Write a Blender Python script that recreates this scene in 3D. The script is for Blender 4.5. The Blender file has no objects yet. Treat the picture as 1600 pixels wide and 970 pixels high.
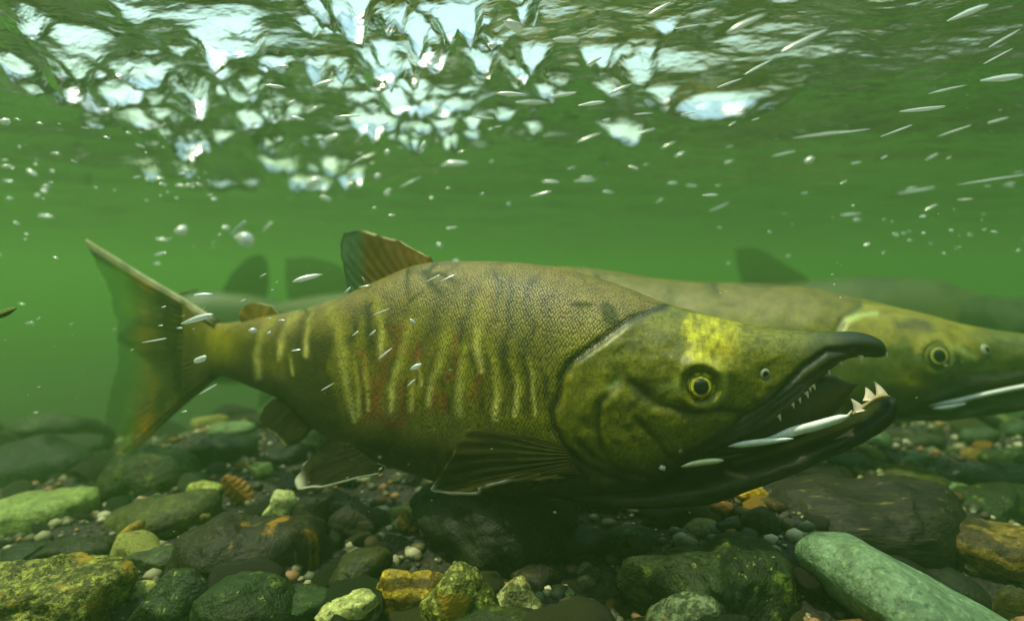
import bpy, math, random
import numpy as np
from mathutils import Vector, Matrix, Euler

random.seed(7)
sc = bpy.context.scene
COL = sc.collection

# ------------------------------------------------------------------ camera, sky, sun, exposure
F = 1000.0                     # focal length in photograph pixels (1600 wide)
PITCH = math.radians(3.1)      # camera looks slightly down
cam_d = bpy.data.cameras.new('camera')
cam = bpy.data.objects.new('camera', cam_d)
COL.objects.link(cam)
cam.rotation_euler = (math.pi / 2 - PITCH, 0, 0)
cam_d.sensor_width = 36.0
cam_d.lens = F / 1600 * 36
cam_d.clip_start = 0.01
cam_d.clip_end = 200
cam_d.dof.use_dof = True
cam_d.dof.focus_distance = 0.49
cam_d.dof.aperture_fstop = 3.3
sc.camera = cam

SUN_EL, SUN_AZ = math.radians(70), math.radians(-104)   # azimuth: 0 = from behind the fish, -90 = from the left
world = bpy.data.worlds.new('World')
sc.world = world
world.use_nodes = True
wn = world.node_tree.nodes
bg = wn['Background']
sky = wn.new('ShaderNodeTexSky')
sky.sky_type = 'NISHITA'
sky.sun_disc = False
sky.sun_elevation = SUN_EL
sky.sun_rotation = SUN_AZ
sky.air_density = 1.9
sky.dust_density = 1.5
sky.ozone_density = 0.4
bg.inputs['Strength'].default_value = 0.15
world.node_tree.links.new(sky.outputs[0], bg.inputs[0])

sun_d = bpy.data.lights.new('sun', 'SUN')
sun_d.energy = 2.0
sun_d.angle = math.radians(1.0)
sun_d.color = (1.0, 0.92, 0.76)
sun = bpy.data.objects.new('sun', sun_d)
COL.objects.link(sun)
sv = Vector((math.sin(SUN_AZ) * math.cos(SUN_EL), math.cos(SUN_AZ) * math.cos(SUN_EL), math.sin(SUN_EL)))
sun.rotation_euler = sv.to_track_quat('Z', 'Y').to_euler()

sc.view_settings.view_transform = 'Standard'
sc.view_settings.look = 'None'
sc.view_settings.exposure = 1.27
sc.view_settings.gamma = 1.0
sc.cycles.volume_bounces = 1
sc.cycles.max_bounces = 8
sc.cycles.diffuse_bounces = 2
sc.cycles.glossy_bounces = 3
sc.cycles.transparent_max_bounces = 12
sc.cycles.use_denoising = True

SURF = 0.235     # height of the water surface above the camera
BED = -0.255     # usual height of the bed

# ------------------------------------------------------------------ helpers
CP, SP = math.cos(PITCH), math.sin(PITCH)


def world_pt(px, py, d):
    """photograph pixel at depth d along the lens axis -> scene point(s)"""
    px, py, d = np.asarray(px, float), np.asarray(py, float), np.asarray(d, float)
    xc = (px - 800) / F * d
    yc = -(py - 485) / F * d
    return np.stack([xc + 0 * d, d * CP + yc * SP, yc * CP - d * SP], -1)


def to_px(P):
    P = np.asarray(P, float)
    d = P[..., 1] * CP - P[..., 2] * SP
    yc = P[..., 1] * SP + P[..., 2] * CP
    return 800 + F * P[..., 0] / d, 485 - F * yc / d, d


def hash3(i, j, k, s):
    h = (i * 374761393 + j * 668265263 + k * 2147483647 + s * 974634777) & 0xFFFFFFFF
    h = ((h ^ (h >> 13)) * 1274126177) & 0xFFFFFFFF
    h = ((h ^ (h >> 16)) * 2246822519) & 0xFFFFFFFF
    return ((h ^ (h >> 15)) & 0xFFFFFF) / float(0xFFFFFF) * 2 - 1


def noise3(x, y, z, seed=0):
    """smooth lattice noise, about -1..1, vectorised"""
    x, y, z = np.broadcast_arrays(np.asarray(x, float), np.asarray(y, float), np.asarray(z, float))
    i, j, k = np.floor(x).astype(np.int64), np.floor(y).astype(np.int64), np.floor(z).astype(np.int64)
    u, v, w = x - i, y - j, z - k
    u, v, w = [t * t * t * (t * (t * 6 - 15) + 10) for t in (u, v, w)]
    r = 0
    for a in (0, 1):
        for b in (0, 1):
            for c in (0, 1):
                wt = (u if a else 1 - u) * (v if b else 1 - v) * (w if c else 1 - w)
                r = r + wt * hash3(i + a, j + b, k + c, seed)
    return r


def fbm(x, y, z=0.0, octaves=4, seed=0, gain=0.5):
    r, a, f = 0, 1.0, 1.0
    for o in range(octaves):
        r = r + a * noise3(np.asarray(x) * f, np.asarray(y) * f, np.asarray(z) * f, seed + o * 17)
        a *= gain
        f *= 2.03
    return r


def pchip(pts):
    """smooth monotone curve through (x, y) pairs"""
    x = np.array([p[0] for p in pts], float)
    y = np.array([p[1] for p in pts], float)
    h = np.diff(x)
    dl = np.diff(y) / h
    m = np.zeros_like(x)
    m[0], m[-1] = dl[0], dl[-1]
    for i in range(1, len(x) - 1):
        if dl[i - 1] * dl[i] > 0:
            w1, w2 = 2 * h[i] + h[i - 1], h[i] + 2 * h[i - 1]
            m[i] = (w1 + w2) / (w1 / dl[i - 1] + w2 / dl[i])

    def f(q):
        q = np.clip(np.asarray(q, float), x[0], x[-1])
        k = np.clip(np.searchsorted(x, q) - 1, 0, len(x) - 2)
        t = (q - x[k]) / h[k]
        return ((1 + 2 * t) * (1 - t) ** 2 * y[k] + t * (1 - t) ** 2 * h[k] * m[k]
                + t * t * (3 - 2 * t) * y[k + 1] + t * t * (t - 1) * h[k] * m[k + 1])
    return f


def along(pts, n):
    """n points evenly spread on a smoothed polyline (any dimension)"""
    p = np.array(pts, float)
    s = np.r_[0, np.cumsum(np.linalg.norm(np.diff(p[:, :2], axis=0), axis=1))]
    q = np.linspace(0, s[-1], n)
    return np.stack([pchip(list(zip(s, p[:, c])))(q) for c in range(p.shape[1])], -1)


def line_dist(X, Y, pts):
    """distance of (X, Y) to a polyline and the fraction along it of the nearest point"""
    p = np.array(pts, float)[:, :2]
    L = np.r_[0, np.cumsum(np.linalg.norm(np.diff(p, axis=0), axis=1))]
    best = np.full(X.shape, 1e9)
    tt = np.zeros(X.shape)
    for i in range(len(p) - 1):
        a, b = p[i], p[i + 1]
        d = b - a
        t = np.clip(((X - a[0]) * d[0] + (Y - a[1]) * d[1]) / (d @ d), 0, 1)
        r = np.hypot(X - a[0] - t * d[0], Y - a[1] - t * d[1])
        m = r < best
        best = np.where(m, r, best)
        tt = np.where(m, (L[i] + t * (L[i + 1] - L[i])) / L[-1], tt)
    return best, tt


def smooth(a, b, x):
    t = np.clip((np.asarray(x, float) - a) / (b - a), 0, 1)
    return t * t * (3 - 2 * t)


def gauss(x, s):
    return np.exp(-0.5 * (x / s) ** 2)


def mesh(name, V, Fc, mat=None, col=None, uv=None, flat=False):
    me = bpy.data.meshes.new(name)
    V = np.asarray(V, float).reshape(-1, 3)
    me.from_pydata(V.tolist(), [], [tuple(int(i) for i in f) for f in Fc])
    if not flat:
        me.polygons.foreach_set('use_smooth', [True] * len(me.polygons))
    if col is not None:
        a = me.color_attributes.new('pigment', 'FLOAT_COLOR', 'POINT')
        c = np.ones((len(V), 4))
        col = np.asarray(col, float).reshape(len(V), -1)
        c[:, :col.shape[1]] = col
        a.data.foreach_set('color', c.ravel())
    if uv is not None:
        a = me.attributes.new('skin_uv', 'FLOAT2', 'POINT')
        a.data.foreach_set('vector', np.asarray(uv, float).reshape(-1, 2).ravel())
    me.update()
    if mat:
        me.materials.append(mat)
    return me


def link(name, me, parent=None, kind=None):
    o = bpy.data.objects.new(name, me)
    COL.objects.link(o)
    if parent is not None:
        o.parent = parent
        o.matrix_parent_inverse = Matrix.Translation(-parent.location)
    if kind:
        o['kind'] = kind
    return o


def tag(o, label, cat, group=None):
    o['label'] = label
    o['category'] = cat
    if group:
        o['group'] = group
    return o


def empty(name, loc):
    o = bpy.data.objects.new(name, None)
    COL.objects.link(o)
    o.location = [float(c) for c in loc]
    o.empty_display_size = 0.03
    return o


def grid_faces(nu, nv, close_v=False):
    f = []
    for i in range(nu - 1):
        for j in range(nv if close_v else nv - 1):
            k = (j + 1) % nv
            f.append((i * nv + j, i * nv + k, (i + 1) * nv + k, (i + 1) * nv + j))
    return f


def new_mat(name):
    m = bpy.data.materials.new(name)
    m.use_nodes = True
    m.node_tree.nodes.clear()
    return m, m.node_tree.nodes, m.node_tree.links


def node(N, kind, **kw):
    n = N.new('ShaderNode' + kind)
    for k, v in kw.items():
        if k.startswith('in_'):
            key = k[3:]
            n.inputs[int(key) if key.isdigit() else key].default_value = v
        else:
            setattr(n, k, v)
    return n


def ramp(N, stops):
    n = N.new('ShaderNodeValToRGB')
    e = n.color_ramp.elements
    while len(e) < len(stops):
        e.new(0.5)
    for i, (p, c) in enumerate(stops):
        e[i].position = p
        e[i].color = tuple(c) + (1,) if len(c) == 3 else c
    return n


def mixc(N, L, fac, a, b, mode='MIX'):
    n = N.new('ShaderNodeMix')
    n.data_type = 'RGBA'
    n.blend_type = mode
    for val, sock in ((fac, n.inputs[0]), (a, n.inputs[6]), (b, n.inputs[7])):
        if hasattr(val, 'links'):
            L.new(val, sock)
        elif isinstance(val, (tuple, list)):
            sock.default_value = tuple(val) + ((1,) if len(val) == 3 else ())
        else:
            sock.default_value = val
    return n.outputs[2]


# ------------------------------------------------------------------ water: the murky body of it and its surface
hz = bpy.data.materials.new('murky_green_water')
hz.use_nodes = True
hz.node_tree.nodes.clear()
vo = hz.node_tree.nodes.new('ShaderNodeOutputMaterial')
pv = hz.node_tree.nodes.new('ShaderNodeVolumePrincipled')
HAZE_DENSITY = 0.32
pv.inputs['Color'].default_value = (0.208, 0.415, 0.125, 1)
pv.inputs['Absorption Color'].default_value = (0.01, 0.13, 0.0, 1)
pv.inputs['Density'].default_value = HAZE_DENSITY
pv.inputs['Anisotropy'].default_value = 0.48
hz.node_tree.links.new(pv.outputs[0], vo.inputs['Volume'])
x0, x1, y0, y1, z0, z1 = -31, 31, -18, 32, -1.9, SURF + 0.16
HV = [(x, y, z) for z in (z0, z1) for y in (y0, y1) for x in (x0, x1)]
HF = [(0, 2, 3, 1), (4, 5, 7, 6), (0, 1, 5, 4), (2, 6, 7, 3), (0, 4, 6, 2), (1, 3, 7, 5)]
haze = link('haze', mesh('haze', HV, HF, hz, flat=True), kind='stuff')


def water_material():
    m, N, L = new_mat('water_surface')
    out = node(N, 'OutputMaterial')
    geo = node(N, 'NewGeometry')
    mp = node(N, 'Mapping')
    mp.inputs['Scale'].default_value = (0.55, 1.0, 1.0)
    mp.inputs['Rotation'].default_value = (0, 0, math.radians(18))
    L.new(geo.outputs['Position'], mp.inputs[0])
    nz = node(N, 'TexNoise', in_Scale=42.0, in_Detail=3.0, in_Roughness=0.5)
    L.new(mp.outputs[0], nz.inputs['Vector'])
    bp = node(N, 'Bump', in_Strength=0.55, in_Distance=0.012)
    L.new(nz.outputs[0], bp.inputs['Height'])
    # total reflection beyond the critical angle; ripples too small to build soften the edge of the bright window
    lw = node(N, 'LayerWeight')
    L.new(bp.outputs[0], lw.inputs['Normal'])
    fr = node(N, 'MapRange', interpolation_type='SMOOTHSTEP')
    fr.inputs['From Min'].default_value = .16
    fr.inputs['From Max'].default_value = .56
    fr.inputs['To Min'].default_value = .03
    fr.inputs['To Max'].default_value = 1.0
    L.new(lw.outputs['Facing'], fr.inputs['Value'])
    tr = node(N, 'BsdfTransparent', in_Color=(0.94, 1.0, 0.84, 1))
    gl = node(N, 'BsdfGlossy', in_Color=(0.95, 0.97, 0.95, 1), in_Roughness=0.16)
    L.new(bp.outputs[0], gl.inputs['Normal'])
    mx = node(N, 'MixShader')
    L.new(fr.outputs[0], mx.inputs[0])
    L.new(tr.outputs[0], mx.inputs[1])
    L.new(gl.outputs[0], mx.inputs[2])
    L.new(mx.outputs[0], out.inputs['Surface'])
    return m


# dimples of the surface that face the lens and let the sky through: photograph pixel, size across and along (px), turn, depth
DIMPLES = [
    (560, 20, 95, 56, -20, .9), (690, 82, 60, 32, 5, 1.0), (580, 105, 70, 30, -35, 1.0), (632, 105, 42, 42, 0, .9),
    (757, 102, 60, 24, 40, 1.0), (810, 110, 56, 28, -10, 1.0), (670, 175, 130, 46, 8, 1.0), (640, 226, 50, 24, 10, .9),
    (700, 230, 30, 24, 0, .9), (352, 66, 80, 24, -20, .9), (425, 92, 60, 26, 0, 1.0), (492, 115, 38, 34, 30, .9),
    (380, 158, 64, 28, -12, 1.0), (380, 186, 46, 20, 10, 1.0), (85, 88, 110, 40, -22, .8), (60, 108, 120, 34, -22, .7),
    (150, 140, 150, 44, -18, 1.0), (215, 186, 110, 24, -8, 1.0), (300, 226, 80, 40, -15, .9), (352, 288, 90, 50, -6, 1.0),
    (510, 262, 54, 24, 10, 1.0), (495, 284, 34, 20, 20, 1.0), (298, 268, 40, 24, 0, .8), (20, 45, 60, 24, -30, .9),
    (1100, 156, 200, 24, 15, .9), (1060, 170, 90, 18, 15, .9), (1235, 8, 80, 26, 8, 1.0), (720, 20, 70, 36, 15, .6), (650, 40, 60, 36, -15, .6),
    (940, 96, 46, 20, 30, .9), (975, 212, 60, 18, 20, .7), (270, 140, 50, 40, 10, .5), (170, 100, 60, 30, -20, .6),
    (1010, 100, 50, 14, 24, .5), (410, 230, 24, 60, -15, .5), (500, 20, 40, 50, 20, .8), (820, 10, 30, 40, 70, .8),
    (1345, 6, 60, 14, 15, .9),
]
rd = np.random.RandomState(21)
for (gx, gy, sx_, sy_, cnt) in ((600, 120, 150, 80, 46), (180, 140, 130, 50, 20), (360, 250, 80, 50, 16), (800, 140, 120, 80, 22), (300, 200, 90, 60, 26), (500, 250, 90, 40, 14), (300, 60, 200, 40, 4)):
    for _ in range(cnt):
        qx, qy = rd.normal(gx, sx_), rd.normal(gy, sy_)
        if -20 < qx < 1620 and -20 < qy < 300:
            w_ = rd.uniform(14, 46)
            DIMPLES.append((qx, qy, w_, w_ * rd.uniform(.25, .6), rd.uniform(-30, 35), rd.uniform(.7, 1.0)))



def build_surface():
    n = 620
    t = np.linspace(-1, 1, n)
    xs = np.sinh(t * 5.2) / math.sinh(5.2) * 30.0
    u = np.linspace(-1, 1, n)
    ys = 0.75 + np.sinh(u * 5.0) / math.sinh(5.0) * 30.0
    ys = np.where(ys < 0.75, 0.75 + (ys - 0.75) * 0.55, ys)
    X, Y = np.meshgrid(xs, ys, indexing='ij')
    c, s = math.cos(0.25), math.sin(0.25)
    U, W = X * c + Y * s, -X * s + Y * c
    Z = 0.010 * fbm(U * 2.2, W * 4.5, 0, 2, 3)
    Z = Z + 0.0075 * fbm(U * 6, W * 10, 1.7, 3, 11, 0.42)
    # ripples are strongest in the riffle above the fish and to the left
    lively = gauss(X + 0.15, 0.45) * gauss(Y - 0.75, 0.5)
    Z = Z + 0.0045 * lively * fbm(U * 17, W * 24, 3.1, 2, 23, 0.45)
    for (px, py, w, h, ang, dep) in DIMPLES:
        a = math.radians(ang)
        sx = (abs(math.cos(a)) * w + .6 * abs(math.sin(a)) * h) * 0.95
        sy = abs(math.sin(a)) * .5 * w + abs(math.cos(a)) * h
        ray = world_pt(px, py, 1.0)
        k = SURF / ray[2]
        depth = min(sy / F * k * 0.95, .034)
        k = (SURF - depth * .5) / ray[2]
        cx, cy = ray[0] * k, ray[1] * k
        rx = 0.5 * sx / F * k
        ry = depth / (1.25 * dep)
        dx = X - cx
        dy = Y - cy - ry * .75 - math.tan(max(-1, min(1, a))) * dx * .9
        m = (np.abs(dx) < 4 * rx) & (np.abs(dy) < 5 * ry)
        dx, dy, xm, ym = dx[m], dy[m], X[m], Y[m]
        dx = dx + rx * .75 * noise3(xm / rx * 1.3, ym / ry * .5, px * .1, 5)
        dy = dy + ry * .8 * noise3(xm / rx * 2.1, ym / ry * 1.0, px * .1, 6)
        r2 = np.abs(dx / rx) ** 3 + np.abs(dy / ry) ** 2
        Z[m] -= depth * np.exp(-r2)
    V = np.stack([X, Y, SURF + Z], -1)
    me = mesh('water_surface', V, [f[::-1] for f in grid_faces(n, n)][:: 1], water_material())
    # normals must point up, out of the water
    if me.polygons[0].normal.z < 0:
        me.flip_normals()
    return link('water_surface', me, kind='structure')


build_surface()


# ------------------------------------------------------------------ stone materials
def stone_material(name, style):
    m, N, L = new_mat(name)
    out = node(N, 'OutputMaterial')
    pb = node(N, 'BsdfPrincipled')
    pb.inputs['Roughness'].default_value = 0.62
    pb.inputs['Specular IOR Level'].default_value = 0.25
    tc = node(N, 'TexCoord')
    oi = node(N, 'ObjectInfo')
    off = node(N, 'VectorMath', operation='ADD')
    sc_ = node(N, 'VectorMath', operation='SCALE')
    sc_.inputs[0].default_value = (3.1, 7.7, 5.3)
    L.new(oi.outputs['Random'], sc_.inputs['Scale'])
    L.new(tc.outputs['Object'], off.inputs[0])
    L.new(sc_.outputs[0], off.inputs[1])
    vec = off.outputs[0]
    if style == 'streaked':
        mp = node(N, 'Mapping')
        mp.inputs['Scale'].default_value = (0.25, 1.0, 1.6)
        mp.inputs['Rotation'].default_value = (0, math.radians(8), 0)
        L.new(vec, mp.inputs[0])
        vec = mp.outputs[0]

    def nz(scale, detail=4.0, rough=0.6):
        n = node(N, 'TexNoise', in_Scale=scale, in_Detail=detail, in_Roughness=rough)
        L.new(vec, n.inputs['Vector'])
        return n.outputs[0]

    def step(sock, a, b):
        r = node(N, 'MapRange', interpolation_type='SMOOTHSTEP')
        r.inputs['From Min'].default_value = a
        r.inputs['From Max'].default_value = b
        L.new(sock, r.inputs['Value'])
        return r.outputs[0]

    big, mid, fine = nz(14.0), nz(55.0), nz(240.0, 3.0, 0.7)
    base = oi.outputs['Color']
    col = mixc(N, L, step(mid, .3, .75), mixc(N, L, 1.0, base, (0.38, 0.40, 0.34), 'MULTIPLY'), base)
    col = mixc(N, L, step(fine, .52, .72), col, mixc(N, L, 1.0, col, (2.3, 2.2, 1.8), 'MULTIPLY'))
    col = mixc(N, L, step(fine, .46, .30), col, mixc(N, L, 1.0, col, (0.22, 0.22, 0.2), 'MULTIPLY'))
    if style == 'rusted':
        mp = node(N, 'Mapping')
        mp.inputs['Scale'].default_value = (1.0, 1.0, .12)
        L.new(tc.outputs['Object'], mp.inputs[0])
        rn = node(N, 'TexNoise', in_Scale=45.0, in_Detail=4.0)
        L.new(mp.outputs[0], rn.inputs['Vector'])
        col = mixc(N, L, step(rn.outputs[0], .60, .70), col, (.30, .15, .015))
    film, fc = 0.0, (0.018, 0.026, 0.006)
    if style == 'mossy':
        col = mixc(N, L, step(big, .38, .62), col, (0.020, 0.042, 0.008))
        col = mixc(N, L, step(mid, .58, .70), col, (0.13, 0.17, 0.03))
        col = mixc(N, L, step(nz(95, 5, .75), .62, .70), col, (0.38, 0.38, 0.12))
    elif style == 'speckled':
        col = mixc(N, L, step(nz(150, 4, .7), .47, .57), mixc(N, L, 1.0, col, (0.25, 0.27, 0.2), 'MULTIPLY'), col)
        col = mixc(N, L, step(nz(30, 3, .6), .54, .66), col, (0.34, 0.20, 0.02))
    elif style == 'streaked':
        col = mixc(N, L, step(nz(110, 4, .7), .60, .70), col, mixc(N, L, 1.0, base, (5.0, 4.8, 3.2), 'MULTIPLY'))
    elif style == 'layered':
        w = node(N, 'TexWave', in_Scale=22.0, in_Distortion=7.0, in_Detail=3.0)
        w.bands_direction = 'Z'
        L.new(vec, w.inputs['Vector'])
        col = mixc(N, L, step(w.outputs[0], .35, .8), mixc(N, L, 1.0, col, (0.3, 0.3, 0.35), 'MULTIPLY'), col)
        film = 0.25
    elif style == 'smooth':
        v = node(N, 'TexVoronoi', in_Scale=190.0, feature='DISTANCE_TO_EDGE')
        L.new(vec, v.inputs['Vector'])
        col = mixc(N, L, 0.15, col, base)
        col = mixc(N, L, step(nz(70, 5, .7), .60, .70), col, (.10, .15, .10))
        col = mixc(N, L, 0.15, col, mixc(N, L, step(v.outputs[0], 0.0, .25), mixc(N, L, 1.0, base, (.35, .37, .3), 'MULTIPLY'), base))
    # a thin film of brown-green algae in patches
    col = mixc(N, L, step(nz(9.0, 5, .62), .50, .68), col, mixc(N, L, 0.7 if style != 'smooth' else .25, col, fc))
    col = mixc(N, L, 1.0, col, (.78, .86, .47), 'MULTIPLY')      # yellow-green cast of the light underwater, multiplied into every stone
    L.new(col, pb.inputs['Base Color'])
    h = node(N, 'Math', operation='ADD')
    L.new(mid, h.inputs[0])
    hf = node(N, 'Math', operation='MULTIPLY', in_1=0.35)
    L.new(fine, hf.inputs[0])
    L.new(hf.outputs[0], h.inputs[1])
    bp = node(N, 'Bump', in_Strength=0.9 if style in ('mossy', 'speckled') else 0.6, in_Distance=0.007)
    L.new(h.outputs[0], bp.inputs['Height'])
    L.new(bp.outputs[0], pb.inputs['Normal'])
    L.new(pb.outputs[0], out.inputs['Surface'])
    return m


STONE = {s: stone_material('stone_' + s, s) for s in ('plain', 'smooth', 'mossy', 'speckled', 'streaked', 'layered', 'rusted')}


def ico(sub):
    import bmesh
    bm = bmesh.new()
    bmesh.ops.create_icosphere(bm, subdivisions=sub, radius=1)
    V = np.array([v.co[:] for v in bm.verts])
    Fc = [[v.index for v in f.verts] for f in bm.faces]
    bm.free()
    return V, Fc


ICO = {s: ico(s) for s in (1, 2, 3, 4, 5)}


def stone_shape(sub, seed, rough=0.12, cuts=6, box=0.0):
    """unit stone: a ball with worn flat faces and an uneven skin"""
    rs = np.random.RandomState(seed)
    V = ICO[sub][0].copy()
    if box:
        p = 2 + box * 3
        V = V / (np.sum(np.abs(V) ** p, 1) ** (1 / p))[:, None]
        V *= 0.9
    for k in range(cuts):
        n = rs.normal(size=3)
        n /= np.linalg.norm(n)
        o = rs.uniform(0.62, 0.88)
        e = V @ n - o
        V = V - np.where(e > 0, e * 0.88, 0)[:, None] * n
    s = seed * 1.37
    q = V * 1.5 + s
    r = 1 + rough * fbm(q[:, 0], q[:, 1], q[:, 2], 4 if sub > 2 else 2, seed, 0.45)
    r = r + rough * .22 * fbm(q[:, 0] * 5, q[:, 1] * 5, q[:, 2] * 5, 3, seed + 5, .6)
    return V * r[:, None]


def outline_radius(poly):
    p = np.array(poly, float)
    c = (p.max(0) + p.min(0)) / 2
    q = along(np.r_[p, p[:1]], 240) if len(p) > 3 else p
    a = np.arctan2(q[:, 1] - c[1], q[:, 0] - c[0])
    r = np.hypot(q[:, 1] - c[1], q[:, 0] - c[0])
    o = np.argsort(a)
    a, r = a[o], r[o]
    a = np.r_[a[-20:] - 2 * math.pi, a, a[:20] + 2 * math.pi]
    r = np.r_[r[-20:], r, r[:20]]
    return c, lambda t: np.interp(t, a, r)


BED_PTS = []


def stone(poly, d, style, color, label, seed, deep=1.0, rough=.10, cuts=5, box=0.0, sub=4, cat='stone', name='stone', group=None):
    """poly: outline points (photograph pixels), or (cx, cy, w, h, tilt)"""
    if not hasattr(poly[0], '__len__'):
        cx, cy, w, h, tilt = poly
        t = np.linspace(0, 2 * math.pi, 40, endpoint=False)
        a = math.radians(-tilt)
        ex, ey = np.cos(t) * w / 2, np.sin(t) * h / 2
        poly = np.stack([cx + ex * math.cos(a) - ey * math.sin(a), cy + ex * math.sin(a) + ey * math.cos(a)], -1)
    c, rad = outline_radius(poly)
    V = stone_shape(sub, seed, rough * (1.35 if style != 'smooth' else 1), cuts + 2 if style != 'smooth' else cuts, box)
    th = np.arctan2(-V[:, 2], V[:, 0])
    k = d / F
    R = rad(th) * k
    ctr = world_pt(c[0], c[1], d)
    p = np.array(poly)
    hw = min(np.ptp(p[:, 0]), 2.2 * np.ptp(p[:, 1])) / 2 * k
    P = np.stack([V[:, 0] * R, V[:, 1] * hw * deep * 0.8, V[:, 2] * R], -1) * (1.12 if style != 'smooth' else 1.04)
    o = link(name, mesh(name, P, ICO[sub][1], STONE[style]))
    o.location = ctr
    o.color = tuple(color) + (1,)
    tag(o, label, cat, group)
    hz_ = np.ptp(p[:, 1]) / 2 * k
    BED_PTS.append((ctr[0], ctr[1], ctr[2] - hz_ * 0.55, hw * .8))
    return o


S = stone
# --- big stones of the foreground
S([(1258, 878), (1275, 862), (1300, 852), (1345, 853), (1400, 880), (1480, 920), (1590, 975), (1640, 1030), (1560, 1060), (1420, 1020), (1310, 960), (1270, 915)], .46, 'smooth', (0.25, 0.36, 0.36),
  'large smooth pale grey-green boulder, long and tilted, in the bottom right corner', 3, 1.0, .03, 2, sub=5, cat='boulder', name='boulder')
S([(975, 875), (1000, 858), (1060, 842), (1150, 838), (1200, 845), (1245, 880), (1266, 930), (1255, 1000), (1150, 1020), (1040, 1010), (990, 940)], .485, 'mossy', (0.026, 0.0409, 0.013),
  'big angular mossy green boulder with yellow flecks left of the pale grey-green boulder', 12, 1.0, .11, 9, sub=5, cat='boulder', name='boulder')
S([(1205, 800), (1240, 770), (1330, 757), (1420, 758), (1470, 772), (1492, 815), (1480, 860), (1420, 882), (1320, 885), (1230, 850)], .62, 'streaked', (0.0279, 0.0231, 0.013),
  'large dark brown boulder streaked with pale flecks behind the pale grey-green boulder', 21, .9, .07, 4, sub=5, cat='boulder', name='boulder')
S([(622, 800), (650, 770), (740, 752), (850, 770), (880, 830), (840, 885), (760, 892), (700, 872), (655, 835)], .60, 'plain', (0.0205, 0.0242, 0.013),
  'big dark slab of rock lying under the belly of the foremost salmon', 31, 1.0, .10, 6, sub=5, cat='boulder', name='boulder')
S([(650, 945), (678, 906), (712, 885), (740, 896), (772, 945), (780, 985), (720, 1010), (655, 990)], .455, 'speckled', (0.56, 0.52, 0.17),
  'speckled yellow and grey stone shaped like a blunt pyramid at the bottom edge', 41, .9, .07, 6)
S([(775, 940), (800, 910), (818, 904), (838, 925), (852, 965), (830, 985), (785, 980)], .475, 'speckled', (0.68, 0.64, 0.46),
  'pale cream stone with a sharp point beside the speckled pyramid stone', 42, .8, .08, 7)
S([(498, 958), (520, 940), (565, 922), (580, 932), (588, 960), (570, 985), (510, 985)], .465, 'plain', (0.62, 0.60, 0.36),
  'pale cream flat-topped stone at the bottom left of the orange layered stone', 43, .9, .07, 6)
S([(592, 915), (610, 885), (650, 892), (690, 910), (680, 950), (655, 985), (595, 980)], .50, 'layered', (0.66, 0.42, 0.06),
  'orange and yellow layered stone left of the speckled pyramid stone', 44, .9, .12, 6)
S([(660, 1000), (700, 976), (780, 963), (850, 970), (900, 1000), (880, 1040), (700, 1040)], .435, 'mossy', (0.0372, 0.0521, 0.00744),
  'rounded moss green stone cut off by the bottom edge in the middle', 45, .9, .06, 3)
S((843, 912, 82, 56, -8), .53, 'layered', (0.0446, 0.0372, 0.013), 'dark brown ridged stone behind the pale pointed cream stone', 46, 1, .1, 4)
S((917, 891, 27, 24, 30), .55, 'plain', (0.55, 0.55, 0.42), 'tiny whitish pebble in the dark gap left of the mossy boulder', 47, 1, .1, 5, sub=3, cat='pebble', name='pebble')
S((883, 927, 27, 18, 0), .50, 'plain', (0.42, 0.44, 0.28), 'small pale oval pebble right of the ridged brown stone', 48, 1, .08, 2, sub=3, cat='pebble', name='pebble')
S((1070, 965, 110, 62, 20), .44, 'speckled', (0.204, 0.246, 0.204), 'small blue-grey stone at the bottom edge under the mossy boulder', 49, 1, .08, 5)
S([(1548, 955), (1565, 922), (1582, 918), (1606, 945), (1620, 985), (1570, 990)], .52, 'plain', (0.0967, 0.0744, 0.0112), 'olive yellow stone behind the low end of the pale grey-green boulder', 50, .8, .06, 5)
S([(1488, 838), (1520, 822), (1580, 822), (1640, 845), (1640, 905), (1560, 905), (1500, 870)], .58, 'layered', (0.255, 0.162, 0.0467), 'orange-brown banded stone at the right edge above the pale boulder', 51, 1, .07, 4, cat='boulder', name='boulder')
S([(1470, 785), (1500, 766), (1560, 762), (1640, 772), (1650, 815), (1570, 826), (1490, 812)], .72, 'mossy', (0.0186, 0.0298, 0.0112), 'long low dark green slab at the right edge above the orange-brown stone', 52, 1, .06, 4)
S((1487, 764, 80, 22, -6), .74, 'smooth', (0.17, 0.23, 0.187), 'thin blue-grey stone between the dark streaked boulder and the green slab', 53, 1, .06, 4)
S((1560, 745, 140, 36, 0), .80, 'streaked', (0.0372, 0.0446, 0.0223), 'flat dark stone with pale top at the right edge above the green slab', 54, 1, .07, 4)
S((1420, 749, 112, 40, -8), .75, 'plain', (0.0818, 0.0856, 0.026), 'flat olive yellow stone behind the dark streaked boulder', 55, 1, .07, 5)
S((1374, 742, 14, 20, 15), .74, 'plain', (0.5, 0.5, 0.3), 'whitish chip at the left tip of the flat olive yellow stone', 56, 1, .08, 4, sub=3, cat='pebble', name='pebble')
S((1322, 746, 68, 16, 0), .78, 'plain', (0.272, 0.17, 0.0425), 'thin flat orange stone left of the flat olive yellow stone', 57, 1, .07, 3, sub=3)
S((1330, 724, 62, 30, 0), .86, 'plain', (0.0744, 0.093, 0.0632), 'grey-green block right of the round olive stone under the jaw tip', 58, 1, .07, 6, sub=3)
S((1272, 736, 46, 32, 0), .80, 'plain', (0.067, 0.0632, 0.0223), 'round olive stone below the lower jaw of the foremost salmon', 59, 1, .05, 3, sub=3)
S((1265, 766, 150, 28, 2), .71, 'mossy', (0.026, 0.0446, 0.0112), 'long flat green stone behind the left end of the dark streaked boulder', 60, 1, .05, 3)
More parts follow.
